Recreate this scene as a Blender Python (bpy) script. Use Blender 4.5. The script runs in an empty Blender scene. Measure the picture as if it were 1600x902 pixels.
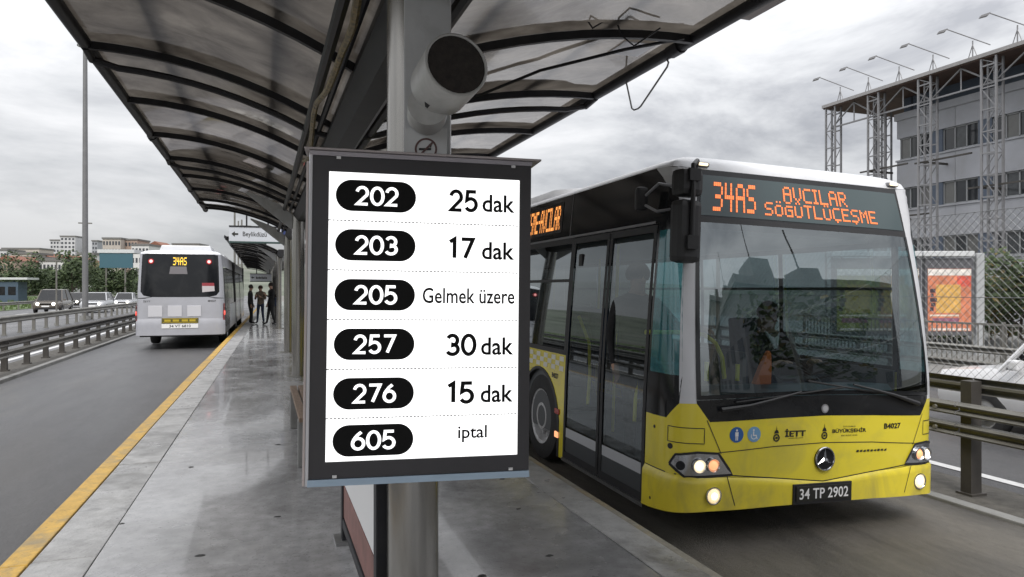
import bpy, bmesh, math, random
from mathutils import Vector, Matrix, noise as mnoise
R = math.radians
random.seed(7)
scene = bpy.context.scene
COL = scene.collection
# ---------------------------------------------------------------- camera
CAM_H = 1.94
TH = math.atan(390 / 1100.0)
cam = bpy.data.cameras.new('camera')
cam.sensor_width = 36.0
cam.lens = 1100 / 1600 * 36.0
cam.clip_start = 0.05
cam.clip_end = 6000
cam_o = bpy.data.objects.new('camera', cam)
cam_o.location = (0, 0, CAM_H)
cam_o.rotation_euler = (R(90), 0, -TH)
COL.objects.link(cam_o)
scene.camera = cam_o
# ---------------------------------------------------------------- sky, sun, exposure
SUN_EL, SUN_AZ = R(48), R(200)
world = bpy.data.worlds.new('World')
scene.world = world
world.use_nodes = True
nt = world.node_tree
nt.nodes.clear()
out = nt.nodes.new('ShaderNodeOutputWorld')
bg = nt.nodes.new('ShaderNodeBackground')
bg.inputs['Strength'].default_value = 0.1
sky = nt.nodes.new('ShaderNodeTexSky')
sky.sky_type = 'NISHITA'
sky.sun_disc = False
sky.sun_elevation = SUN_EL
sky.sun_rotation = SUN_AZ
tc = nt.nodes.new('ShaderNodeTexCoord')
mp = nt.nodes.new('ShaderNodeMapping')
mp.inputs['Scale'].default_value = (1.0, 1.0, 3.0)
mp.inputs['Location'].default_value = (0.0, 0.0, 0.05)
n1 = nt.nodes.new('ShaderNodeTexNoise')
n1.inputs['Scale'].default_value = 2.5
n1.inputs['Detail'].default_value = 7
n1.inputs['Roughness'].default_value = 0.60
n1.inputs['Distortion'].default_value = 0.35
rp = nt.nodes.new('ShaderNodeValToRGB')
e = rp.color_ramp.elements
e[0].position = 0.33; e[0].color = (2.15, 2.2, 2.36, 1)
e[1].position = 0.60; e[1].color = (4.55, 4.55, 4.62, 1)
m1 = e.new(0.46); m1.color = (3.45, 3.5, 3.6, 1)
mx = nt.nodes.new('ShaderNodeMixRGB')
mx.inputs['Fac'].default_value = 0.96
L = nt.links
L.new(tc.outputs['Generated'], mp.inputs['Vector'])
L.new(mp.outputs['Vector'], n1.inputs['Vector'])
L.new(n1.outputs['Fac'], rp.inputs['Fac'])
L.new(sky.outputs['Color'], mx.inputs['Color1'])
# overcast sky: brighter overhead than at the horizon
sx = nt.nodes.new('ShaderNodeSeparateXYZ'); L.new(tc.outputs['Generated'], sx.inputs['Vector'])
ov = nt.nodes.new('ShaderNodeMath'); ov.operation = 'MULTIPLY_ADD'; ov.use_clamp = False
cl = nt.nodes.new('ShaderNodeMath'); cl.operation = 'MAXIMUM'; cl.inputs[1].default_value = 0.0
L.new(sx.outputs['Z'], cl.inputs[0]); L.new(cl.outputs[0], ov.inputs[0])
ov.inputs[1].default_value = 3.0; ov.inputs[2].default_value = 0.85
vm = nt.nodes.new('ShaderNodeVectorMath'); vm.operation = 'SCALE'
L.new(rp.outputs['Color'], vm.inputs[0]); L.new(ov.outputs[0], vm.inputs['Scale'])
L.new(vm.outputs['Vector'], mx.inputs['Color2'])
L.new(mx.outputs['Color'], bg.inputs['Color'])
L.new(bg.outputs['Background'], out.inputs['Surface'])
sun = bpy.data.lights.new('sun', 'SUN')
sun.energy = 1.5
sun.angle = R(22)
sun.color = (1.0, 0.96, 0.9)
sun_o = bpy.data.objects.new('sun', sun)
sun_o.rotation_euler = (R(90) - SUN_EL, 0, R(180) - SUN_AZ)
COL.objects.link(sun_o)
scene.view_settings.view_transform = 'Standard'
scene.view_settings.look = 'None'
scene.view_settings.exposure = 0.62
scene.view_settings.gamma = 1.0

# ---------------------------------------------------------------- materials
MATS = {}
def mat(name, col, rough=0.5, metal=0.0, var=0.0, scale=3.0, bump=0.0, bscale=40.0, emit=None, estr=1.0,
        rvar=0.0, spec=0.5, speck=0.0, dirt=None, dscale=1.2, damt=0.0, coat=0.0, stretch=(1, 1, 1)):
    if name in MATS: return MATS[name]
    m = bpy.data.materials.new(name); m.use_nodes = True
    t = m.node_tree; b = t.nodes['Principled BSDF']
    b.inputs['Base Color'].default_value = (*col, 1)
    b.inputs['Roughness'].default_value = rough
    b.inputs['Metallic'].default_value = metal
    b.inputs['Specular IOR Level'].default_value = spec
    b.inputs['Coat Weight'].default_value = coat
    b.inputs['Coat Roughness'].default_value = 0.05
    if emit:
        b.inputs['Emission Color'].default_value = (*emit, 1)
        b.inputs['Emission Strength'].default_value = estr
    if var or rvar or bump or dirt or speck:
        tc = t.nodes.new('ShaderNodeTexCoord'); mp = t.nodes.new('ShaderNodeMapping')
        mp.inputs['Scale'].default_value = stretch
        t.links.new(tc.outputs['Object'], mp.inputs['Vector'])
        def noi(s, d=6, r=0.6, raw=False):
            n = t.nodes.new('ShaderNodeTexNoise'); n.inputs['Scale'].default_value = s
            n.inputs['Detail'].default_value = d; n.inputs['Roughness'].default_value = r
            t.links.new(tc.outputs['Object'] if raw else mp.outputs['Vector'], n.inputs['Vector']); return n
        n = noi(scale)
        last = None
        if var:
            r = t.nodes.new('ShaderNodeValToRGB')
            lo, hi = 1 - var, 1 + var
            r.color_ramp.elements[0].position = 0.3; r.color_ramp.elements[1].position = 0.7
            r.color_ramp.elements[0].color = (*[c * lo for c in col], 1)
            r.color_ramp.elements[1].color = (*[min(1, c * hi) for c in col], 1)
            t.links.new(n.outputs['Fac'], r.inputs['Fac']); last = r.outputs['Color']
        if dirt:
            n2 = noi(dscale, 8, 0.65); n2.inputs['Distortion'].default_value = 0.6
            r2 = t.nodes.new('ShaderNodeMapRange')
            r2.inputs['From Min'].default_value = 0.48; r2.inputs['From Max'].default_value = 0.72
            r2.inputs['To Max'].default_value = damt
            t.links.new(n2.outputs['Fac'], r2.inputs['Value'])
            mxx = t.nodes.new('ShaderNodeMixRGB')
            mxx.inputs['Color1'].default_value = (*col, 1); mxx.inputs['Color2'].default_value = (*dirt, 1)
            t.links.new(r2.outputs['Result'], mxx.inputs['Fac'])
            if last: t.links.new(last, mxx.inputs['Color1'])
            last = mxx.outputs['Color']
        if speck:
            n5 = noi(55, 3, 0.5, True); r5 = t.nodes.new('ShaderNodeMapRange')
            r5.inputs['From Min'].default_value = 0.60; r5.inputs['From Max'].default_value = 0.70
            r5.inputs['To Max'].default_value = speck
            t.links.new(n5.outputs['Fac'], r5.inputs['Value'])
            m5 = t.nodes.new('ShaderNodeMixRGB'); m5.inputs['Color1'].default_value = (*col, 1); m5.inputs['Color2'].default_value = (col[0] * .25, col[1] * .25, col[2] * .25, 1)
            t.links.new(r5.outputs['Result'], m5.inputs['Fac'])
            if last: t.links.new(last, m5.inputs['Color1'])
            last = m5.outputs['Color']
        if last: t.links.new(last, b.inputs['Base Color'])
        if rvar:
            n3 = noi(dscale * 1.7, 5, 0.55)
            r3 = t.nodes.new('ShaderNodeMapRange')
            r3.inputs['From Min'].default_value = 0.35; r3.inputs['From Max'].default_value = 0.65
            r3.inputs['To Min'].default_value = max(0.02, rough - rvar); r3.inputs['To Max'].default_value = min(1, rough + rvar)
            t.links.new(n3.outputs['Fac'], r3.inputs['Value']); t.links.new(r3.outputs['Result'], b.inputs['Roughness'])
        if bump:
            n4 = noi(bscale, 6, 0.65, True)
            bp = t.nodes.new('ShaderNodeBump'); bp.inputs['Strength'].default_value = bump
            bp.inputs['Distance'].default_value = 0.02
            t.links.new(n4.outputs['Fac'], bp.inputs['Height']); t.links.new(bp.outputs['Normal'], b.inputs['Normal'])
    MATS[name] = m
    return m

def same_fresnel(t, fr, ior=1.5):
    """a thin pane reflects alike from both of its sides"""
    g = t.nodes.new('ShaderNodeNewGeometry'); m = t.nodes.new('ShaderNodeMath'); m.operation = 'MULTIPLY_ADD'
    m.inputs[1].default_value = 1 / ior - ior; m.inputs[2].default_value = ior
    t.links.new(g.outputs['Backfacing'], m.inputs[0]); t.links.new(m.outputs[0], fr.inputs['IOR'])
def glass(name, tint, refl=0.1, rough=0.01, k=0.85, opaque=0.0, ocol=(0.02, 0.03, 0.03)):
    if name in MATS: return MATS[name]
    m = bpy.data.materials.new(name); m.use_nodes = True
    t = m.node_tree; t.nodes.clear()
    o = t.nodes.new('ShaderNodeOutputMaterial')
    tr = t.nodes.new('ShaderNodeBsdfTransparent'); tr.inputs['Color'].default_value = (*tint, 1)
    gl = t.nodes.new('ShaderNodeBsdfGlossy'); gl.inputs['Roughness'].default_value = rough
    gl.inputs['Color'].default_value = (0.9, 0.97, 1, 1)
    fr = t.nodes.new('ShaderNodeFresnel'); fr.inputs['IOR'].default_value = 1.5
    same_fresnel(t, fr)
    ma = t.nodes.new('ShaderNodeMath'); ma.operation = 'MULTIPLY_ADD'
    ma.inputs[1].default_value = k; ma.inputs[2].default_value = refl
    t.links.new(fr.outputs['Fac'], ma.inputs[0])
    base = tr.outputs[0]
    if opaque:
        df = t.nodes.new('ShaderNodeBsdfDiffuse'); df.inputs['Color'].default_value = (*ocol, 1)
        m0 = t.nodes.new('ShaderNodeMixShader'); m0.inputs[0].default_value = opaque
        t.links.new(tr.outputs[0], m0.inputs[1]); t.links.new(df.outputs[0], m0.inputs[2]); base = m0.outputs[0]
    mx = t.nodes.new('ShaderNodeMixShader')
    t.links.new(ma.outputs[0], mx.inputs[0]); t.links.new(base, mx.inputs[1]); t.links.new(gl.outputs[0], mx.inputs[2])
    t.links.new(mx.outputs[0], o.inputs['Surface'])
    MATS[name] = m
    return m

# ---------------------------------------------------------------- object helpers
def tag(o, label=None, cat=None, group=None, kind=None):
    if label: o['label'] = label
    if cat: o['category'] = cat
    if group: o['group'] = group
    if kind: o['kind'] = kind
    return o
def thing(name, label, cat, loc=(0, 0, 0), rot=(0, 0, 0), group=None):
    o = bpy.data.objects.new(name, None); COL.objects.link(o)
    o.location = loc; o.rotation_euler = rot
    o.empty_display_size = 0.2
    return tag(o, label, cat, group)
def copy_tree(o, parent=None):
    c = o.copy(); COL.objects.link(c)
    if parent is not None: c.parent = parent
    for ch in o.children: copy_tree(ch, c)
    return c
class MB:
    def __init__(s): s.v = []; s.f = []; s.m = []
    def add(s, vs, fs, mi=0):
        k = len(s.v); s.v += [tuple(x) for x in vs]
        for f in fs: s.f.append([i + k for i in f]); s.m.append(mi)
        return s
    def box(s, c, d, rot=None, mi=0):
        x, y, z = d[0] / 2, d[1] / 2, d[2] / 2
        vs = [Vector((i * x, j * y, k * z)) for i in (-1, 1) for j in (-1, 1) for k in (-1, 1)]
        if rot is not None: vs = [rot @ q for q in vs]
        vs = [q + Vector(c) for q in vs]
        return s.add(vs, [(0, 1, 3, 2), (4, 6, 7, 5), (0, 4, 5, 1), (2, 3, 7, 6), (0, 2, 6, 4), (1, 5, 7, 3)], mi)
    def b2(s, a, b, mi=0):
        return s.box([(p + q) / 2 for p, q in zip(a, b)], [abs(q - p) for p, q in zip(a, b)], None, mi)
    def cyl(s, p0, p1, r0, r1=None, n=12, mi=0, caps=True):
        r1 = r0 if r1 is None else r1
        p0 = Vector(p0); p1 = Vector(p1); d = (p1 - p0).normalized()
        a = d.orthogonal().normalized(); b = d.cross(a)
        vs = []
        for p, r in ((p0, r0), (p1, r1)):
            for i in range(n):
                t = 2 * math.pi * i / n; vs.append(p + (a * math.cos(t) + b * math.sin(t)) * r)
        fs = [(i, (i + 1) % n, n + (i + 1) % n, n + i) for i in range(n)]
        if caps: fs += [tuple(range(n - 1, -1, -1)), tuple(range(n, 2 * n))]
        return s.add(vs, fs, mi)
    def tube(s, pts, r, n=6, mi=0, closed=False):
        pts = [Vector(p) for p in pts]; rings = []
        ref = None
        for i, p in enumerate(pts):
            if closed: d = pts[(i + 1) % len(pts)] - pts[i - 1]
            else: d = pts[min(i + 1, len(pts) - 1)] - pts[max(i - 1, 0)]
            d.normalize()
            if ref is None: ref = d.orthogonal().normalized()
            a = (ref - d * ref.dot(d)).normalized(); b = d.cross(a); ref = a
            rr = r[i] if isinstance(r, (list, tuple)) else r
            rings.append([p + (a * math.cos(2 * math.pi * j / n) + b * math.sin(2 * math.pi * j / n)) * rr for j in range(n)])
        vs = [q for rg in rings for q in rg]; fs = []
        m = len(pts)
        for i in range(m if closed else m - 1):
            for j in range(n):
                i2 = (i + 1) % m
                fs.append((i * n + j, i * n + (j + 1) % n, i2 * n + (j + 1) % n, i2 * n + j))
        if not closed: fs += [tuple(range(n - 1, -1, -1)), tuple(range((m - 1) * n, m * n))]
        return s.add(vs, fs, mi)
    def loft(s, rings, caps=True, mi=0, closed=True):
        n = len(rings[0]); vs = [q for r in rings for q in r]; fs = []
        for i in range(len(rings) - 1):
            for j in range(n if closed else n - 1):
                fs.append((i * n + j, i * n + (j + 1) % n, (i + 1) * n + (j + 1) % n, (i + 1) * n + j))
        if caps and closed: fs += [tuple(range(n - 1, -1, -1)), tuple(range((len(rings) - 1) * n, len(rings) * n))]
        return s.add(vs, fs, mi)
    def lathe(s, prof, c=(0, 0, 0), axis='X', n=24, mi=0, caps=True):
        rings = []
        for (r, h) in prof:
            ring = []
            for i in range(n):
                t = 2 * math.pi * i / n; p, q = r * math.cos(t), r * math.sin(t)
                v = {'X': (h, p, q), 'Y': (p, h, q), 'Z': (p, q, h)}[axis]
                ring.append((v[0] + c[0], v[1] + c[1], v[2] + c[2]))
            rings.append(ring)
        return s.loft(rings, caps, mi)
    def prism(s, poly, off, mi=0):
        n = len(poly); off = Vector(off)
        vs = [Vector(p) for p in poly] + [Vector(p) + off for p in poly]
        fs = [(i, (i + 1) % n, n + (i + 1) % n, n + i) for i in range(n)] + [tuple(range(n - 1, -1, -1)), tuple(range(n, 2 * n))]
        return s.add(vs, fs, mi)
    def mesh(s, name, mats, smooth=False, bevel=0, norm=True):
        me = bpy.data.meshes.new(name)
        me.from_pydata([tuple(q) for q in s.v], [], s.f)
        for m in (mats if isinstance(mats, (list, tuple)) else [mats]): me.materials.append(m)
        for p, mi in zip(me.polygons, s.m): p.material_index = mi
        if norm or bevel:
            bm = bmesh.new(); bm.from_mesh(me)
            if norm: bmesh.ops.recalc_face_normals(bm, faces=bm.faces)
            if bevel:
                eds = [e for e in bm.edges if len(e.link_faces) == 2 and e.calc_face_angle(0) > 0.6]
                bmesh.ops.bevel(bm, geom=eds, offset=bevel, segments=2, affect='EDGES', profile=0.6, clamp_overlap=True)
            bm.to_mesh(me); bm.free()
        if smooth:
            me.polygons.foreach_set('use_smooth', [True] * len(me.polygons))
            if smooth != 'all': me.set_sharp_from_angle(angle=R(38))
        me.update()
        return me
    def build(s, name, mats, parent=None, smooth=False, bevel=0, norm=True, label=None, kind=None, world_off=False):
        me = s.mesh(name, mats, smooth, bevel, norm)
        o = bpy.data.objects.new(name, me); COL.objects.link(o)
        if parent is not None:
            o.parent = parent
            if world_off: o.location = -parent.location
        if label: o['label'] = label
        if kind: o['kind'] = kind
        return o
def inst(me, name, parent=None, loc=(0, 0, 0), rot=(0, 0, 0)):
    o = bpy.data.objects.new(name, me); COL.objects.link(o)
    if parent is not None: o.parent = parent
    o.location = loc; o.rotation_euler = rot
    return o

_txt = {}
def text2d(s, size=1.0, bold=0.0, align='CENTER', sx=1.0):
    """flat glyph outlines of the default font as (verts2d, faces)"""
    cu = bpy.data.curves.new('lettering', 'FONT'); cu.body = s; cu.size = size; cu.offset = bold
    cu.align_x = align; cu.align_y = 'CENTER'; cu.resolution_u = 3; cu.fill_mode = 'FRONT'
    ob = bpy.data.objects.new('lettering', cu); COL.objects.link(ob)
    dg = bpy.context.evaluated_depsgraph_get()
    me = bpy.data.meshes.new_from_object(ob.evaluated_get(dg))
    vs = [(v.co.x * sx, v.co.y) for v in me.vertices]; fs = [tuple(p.vertices) for p in me.polygons]
    bpy.data.objects.remove(ob); bpy.data.curves.remove(cu); bpy.data.meshes.remove(me)
    return vs, fs
STROKE = {}
def _arc(cx, cy, rx, ry, a0, a1, n=14): return [(cx + rx * math.cos(R(a0 + (a1 - a0) * i / n)), cy + ry * math.sin(R(a0 + (a1 - a0) * i / n))) for i in range(n + 1)]
STROKE['0'] = (_arc(.3, .5, .27, .44, 0, 360, 28)[:-1], True)
STROKE['1'] = ([(.10, .80), (.31, .94), (.31, .06)], False)
STROKE['2'] = (_arc(.29, .67, .24, .27, 170, -30, 14) + [(.06, .06), (.55, .06)], False)
STROKE['3'] = (_arc(.28, .71, .22, .23, 155, -85, 12) + _arc(.28, .29, .25, .23, 85, -155, 12), False)
STROKE['5'] = ([(.52, .94), (.13, .94), (.09, .53)] + _arc(.28, .335, .25, .275, 120, -150, 16), False)
STROKE['6'] = ([(.44, .94), (.28, .80), (.12, .58)] + _arc(.3, .335, .25, .275, 165, 520, 28), False)
STROKE['7'] = ([(.04, .94), (.55, .94), (.20, .06)], False)
def digits(s, w, h, th=.13):
    vs = []; fs = []; x = 0
    for ch in s:
        pts, closed = STROKE[ch]; n = len(pts); k = len(vs)
        for i, p in enumerate(pts):
            a = pts[i - 1] if (i or closed) else p; b = pts[(i + 1) % n] if (i < n - 1 or closed) else p
            d1 = Vector((p[0] - a[0], p[1] - a[1])); d2 = Vector((b[0] - p[0], b[1] - p[1]))
            if d1.length < 1e-6: d1 = d2
            if d2.length < 1e-6: d2 = d1
            d1.normalize(); d2.normalize(); m = (d1 + d2)
            m = m.normalized() if m.length > 1e-4 else d1
            nn = Vector((-m.y, m.x)); c = max(.45, Vector((-d1.y, d1.x)).dot(nn)); o = nn * th / 2 / c
            vs += [(x + p[0] - o.x, p[1] - o.y), (x + p[0] + o.x, p[1] + o.y)]
        for i in range(n if closed else n - 1):
            j = (i + 1) % n; fs.append((k + 2 * i, k + 2 * j, k + 2 * j + 1, k + 2 * i + 1))
        x += .70 if ch != '1' else .58
    x0 = min(v[0] for v in vs); x1 = max(v[0] for v in vs)
    return [((a - (x0 + x1) / 2) / (x1 - x0) * w, (b - .5) * h) for a, b in vs], fs
def fit_text(s, w, h, bold=0.0):
    """glyphs stretched to fill w x h, centred"""
    vs, fs = text2d(s, 1.0, bold)
    x0 = min(v[0] for v in vs); x1 = max(v[0] for v in vs); y0 = min(v[1] for v in vs); y1 = max(v[1] for v in vs)
    return [((v[0] - (x0 + x1) / 2) / (x1 - x0) * w, (v[1] - (y0 + y1) / 2) / (y1 - y0) * h) for v in vs], fs
GLYPH = {
 '3': '11110 00001 00001 01110 00001 00001 11110', '4': '10010 10010 10010 11111 00010 00010 00010',
 'A': '01110 10001 10001 11111 10001 10001 10001', 'S': '01111 10000 10000 01110 00001 00001 11110',
 'V': '10001 10001 10001 10001 10001 01010 00100', 'C': '01111 10000 10000 10000 10000 10000 01111',
 'I': '111 010 010 010 010 010 111', 'L': '10000 10000 10000 10000 10000 10000 11111',
 'R': '11110 10001 10001 11110 10100 10010 10001', 'O': '00000 01110 10001 10001 10001 10001 01110',
 'G': '00000 01111 10000 10111 10001 10001 01111', 'U': '00000 10001 10001 10001 10001 10001 01110',
 'T': '11111 00100 00100 00100 00100 00100 00100', 'E': '11111 10000 10000 11110 10000 10000 11111',
 'M': '10001 11011 10101 10101 10001 10001 10001', 'B': '11110 10001 10001 11110 10001 10001 11110',
 'D': '11110 10001 10001 10001 10001 10001 11110', '-': '000 000 000 111 000 000 000', 'N': '10001 11001 10101 10011 10001 10001 10001',
 'Z': '11111 00001 00010 00100 01000 10000 11111', ' ': '000 000 000 000 000 000 000'}
ACC = {'Ö': ('O', '01010', None), 'Ü': ('U', '01010', None), 'Ğ': ('G', '01110', None), 'Ç': ('C', None, '00100'), 'Ş': ('S', None, '00100')}
def led(s, px, pz, fill=0.86):
    """dot-matrix lettering: list of quads (x0,x1,z0,z1), origin at its lower left"""
    q = []; x = 0
    for ch in s:
        up = dn = None
        if ch in ACC: ch, up, dn = ACC[ch]
        rows = GLYPH[ch].split()
        for r, row in enumerate(rows):
            for c, b in enumerate(row):
                if b == '1': q.append((x + c, 6 - r))
        for acc, rr in ((up, 7), (dn, -1)):
            if acc:
                for c, b in enumerate(acc):
                    if b == '1': q.append((x + c, rr))
        x += len(rows[0]) + 1
    return [(a * px, (a + fill) * px, b * pz, (b + fill + 0.06) * pz) for a, b in q], (x - 1) * px
# ---------------------------------------------------------------- common materials
YEL = mat('yellow_paint', (0.76, 0.635, 0.045), 0.26, var=0.05, scale=1.5, dirt=(0.36, 0.32, 0.10), dscale=2.2, damt=0.5, coat=0.35)
WHT = mat('white_paint', (0.62, 0.63, 0.66), 0.3, var=0.04, scale=2, dirt=(0.42, 0.42, 0.42), dscale=2.0, damt=0.4, coat=0.3)
SIL = mat('silver_paint', (0.36, 0.365, 0.40), 0.35, var=0.05, dirt=(0.3, 0.3, 0.31), dscale=1.2, damt=0.5, coat=0.3)
BLK = mat('gloss_black', (0.010, 0.011, 0.013), 0.12, spec=0.4, dirt=(0.04, 0.04, 0.04), dscale=2, damt=0.4)
BLM = mat('matt_black', (0.018, 0.018, 0.02), 0.55, var=0.2, scale=6)
RUB = mat('rubber', (0.02, 0.02, 0.021), 0.75, var=0.25, scale=12, bump=0.15, bscale=60)
CHR = mat('chrome', (0.55, 0.56, 0.58), 0.18, 1.0)
STL = mat('dull_steel', (0.30, 0.30, 0.30), 0.42, 0.8, var=0.15, scale=8)
ALU = mat('brushed_aluminium', (0.55, 0.56, 0.58), 0.3, 0.9, var=0.08, scale=30, stretch=(1, 1, 0.1))
GRY = mat('grey_plastic', (0.2, 0.2, 0.21), 0.5, var=0.1, scale=5)
PRB = mat('black_print', (0.015, 0.015, 0.012), 0.5)
PRW = mat('white_print', (0.75, 0.75, 0.75), 0.5)
RAILY = mat('yellow_handrail', (0.80, 0.72, 0.03), 0.3)
ORA = mat('orange_plastic', (0.85, 0.20, 0.05), 0.45)
LEDO = mat('orange_led', (0.3, 0.08, 0.02), 0.5, emit=(0.90, 0.20, 0.06), estr=1.0)
LEDA = mat('amber_led', (0.3, 0.2, 0.02), 0.5, emit=(1.0, 0.62, 0.05), estr=1.3)
LMPW = mat('lit_lamp', (0.9, 0.85, 0.7), 0.3, emit=(1.0, 0.80, 0.50), estr=1.15)
LMPA = mat('lit_amber_lamp', (0.8, 0.35, 0.15), 0.3, emit=(1.0, 0.42, 0.20), estr=0.75)
LMPR = mat('lit_red_lamp', (0.5, 0.02, 0.02), 0.3, emit=(1.0, 0.12, 0.08), estr=0.9)
REDL = mat('red_lens', (0.32, 0.012, 0.015), 0.2)
WSG = glass('windscreen_glass', (0.40, 0.48, 0.50), 0.15, 0.01, 0.95)
DRG = glass('door_glass', (0.48, 0.53, 0.535), 0.07, 0.015, 0.75)
TEG = glass('teal_corner_glass', (0.30, 0.62, 0.66), 0.06, 0.05, 0.6, opaque=0.5, ocol=(0.05, 0.26, 0.29))
DKG = glass('dark_window_glass', (0.10, 0.12, 0.125), 0.13, 0.02, 0.95)
TEALP = mat('display_backing', (0.045, 0.07, 0.075), 0.12, spec=0.6)
SEAT = mat('seat_fabric', (0.03, 0.05, 0.09), 0.85, var=0.3, scale=30)
INT = mat('interior_lining', (0.09, 0.095, 0.1), 0.6)
DASH = mat('dashboard', (0.035, 0.06, 0.065), 0.4)

# ---------------------------------------------------------------- bus shell surface: t runs round the nose (|t|<=1) and on along the sides, z is height
def lerp(a, b, f): return a + (b - a) * f
class Shell:
    def __init__(s, hw, n, Y1, lean, tumble=0.09, leanz=1.1):
        s.hw, s.n, s.Y1, s.lean, s.tumble, s.leanz = hw, n, Y1, lean, tumble, leanz; s.cache = {}
    def W(s, z): return s.hw - (s.tumble * ((z - 1.0) / 1.8) ** 1.5 if z > 1.0 else 0)
    def y0(s, z): return s.lean * ((z - s.leanz) / 1.7) ** 1.3 if z > s.leanz else 0.0
    def nose(s, z):
        k = round(z, 3)
        if k not in s.cache:
            W = s.W(z); L0 = s.Y1 - s.y0(z); pts = []
            for i in range(161):
                th = math.pi / 2 * i / 160
                pts.append((W * math.sin(th) ** (2 / s.n), s.y0(z) + L0 * (1 - max(0, math.cos(th)) ** (2 / s.n))))
            q = [0]
            for a, b in zip(pts, pts[1:]): q.append(q[-1] + math.hypot(b[0] - a[0], b[1] - a[1]))
            s.cache[k] = (pts, q)
        return s.cache[k]
    def arc(s, z): return s.nose(z)[1][-1]
    def P(s, t, z):
        sg = -1 if t < 0 else 1; a = abs(t)
        if a >= 1: return Vector((s.W(z) * sg, s.Y1 + a - 1, z))
        pts, q = s.nose(z); d = a * q[-1]
        lo, hi = 0, len(q) - 1
        while hi - lo > 1:
            m = (lo + hi) // 2
            if q[m] <= d: lo = m
            else: hi = m
        f = (d - q[lo]) / max(1e-9, q[hi] - q[lo])
        return Vector((lerp(pts[lo][0], pts[hi][0], f) * sg, lerp(pts[lo][1], pts[hi][1], f), z))
    def Nrm(s, t, z):
        e = 0.004
        du = s.P(t + e, z) - s.P(t - e, z); dv = s.P(t, z + e) - s.P(t, z - e)
        return du.cross(dv).normalized()
    def pt(s, t, z, off=0.0):
        p = s.P(t, z)
        if callable(off): off = off(t, z)
        return p + s.Nrm(t, z) * off if off else p
    def patch(s, c0, c1, k=4, rows=6, off=0.0, mb=None, mi=0):
        """surface between two (t,z) polylines with the same number of corners"""
        mb = mb or MB()
        def sub(c): 
            r = []
            for a, b in zip(c, c[1:]):
                for i in range(k): r.append((lerp(a[0], b[0], i / k), lerp(a[1], b[1], i / k)))
            return r + [c[-1]]
        a, b = sub(c0), sub(c1); n = len(a); vs = []
        for r in range(rows + 1):
            f = r / rows
            for p, q in zip(a, b): vs.append(s.pt(lerp(p[0], q[0], f), lerp(p[1], q[1], f), off))
        fs = [(r * n + i, r * n + i + 1, (r + 1) * n + i + 1, (r + 1) * n + i) for r in range(rows) for i in range(n - 1)]
        return mb.add(vs, fs, mi)
    def ribbon(s, pts, w, off, mb=None, k=4):
        """narrow strip of width w following (t,z) points"""
        mb = mb or MB(); q = []
        for a, b in zip(pts, pts[1:]):
            for i in range(k): q.append((lerp(a[0], b[0], i / k), lerp(a[1], b[1], i / k)))
        q.append(pts[-1]); c = [s.pt(t, z, off) for t, z in q]; nn = [s.Nrm(t, z) for t, z in q]; vs = []
        for i, p in enumerate(c):
            d = (c[min(i + 1, len(c) - 1)] - c[max(i - 1, 0)]).normalized(); sd = d.cross(nn[i]).normalized() * w / 2
            vs += [p - sd, p + sd]
        return mb.add(vs, [(2 * i, 2 * i + 1, 2 * i + 3, 2 * i + 2) for i in range(len(c) - 1)])
    def disc(s, t, z, r, depth, off=0.0, n=18, mb=None, dome=0.0):
        mb = mb or MB(); p = s.P(t, z); nn = s.Nrm(t, z)
        a = p + nn * (off - depth); b = p + nn * off
        mb.cyl(a, b, r, r, n)
        if dome: mb.cyl(b, b + nn * dome, r * 0.97, r * 0.6, n)
        return mb
    def text(s, glyphs, t0, z0, off=0.004, sign=1, th=0.0015):
        vs, fs = glyphs; A = s.arc(z0); mb = MB()
        mb.add([s.pt(t0 + sign * x / A, z0 + y, off) for x, y in vs], [f for f in fs])
        return mb
    def led(s, quads, t0, z0, off=0.004, sign=1, mb=None):
        A = s.arc(z0); mb = mb or MB()
        for a, b, c, d in quads:
            q = [(t0 + sign * a / A, z0 + c), (t0 + sign * b / A, z0 + c), (t0 + sign * b / A, z0 + d), (t0 + sign * a / A, z0 + d)]
            mb.add([s.pt(*u, off) for u in q], [(0, 1, 2, 3)])
        return mb
    def roof(s, ts, ze, ztop, yc=1.2, mb=None):
        mb = mb or MB(); ins = [0, .02, .05, .09, .15, .25, .4, .6, .8, 1.0]; vs = []
        for d in ins:
            h = math.sqrt(max(0, 1 - (1 - min(1, d / 0.4)) ** 2))
            for t in ts:
                p = s.P(t, ze(t)); c = Vector((0, max(p.y, yc), 0))
                vs.append((lerp(p.x, c.x, d), lerp(p.y, c.y, d), ze(t) + (ztop - ze(t)) * h))
        n = len(ts)
        return mb.add(vs, [(r * n + i, r * n + i + 1, (r + 1) * n + i + 1, (r + 1) * n + i) for r in range(len(ins) - 1) for i in range(n - 1)])

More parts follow.
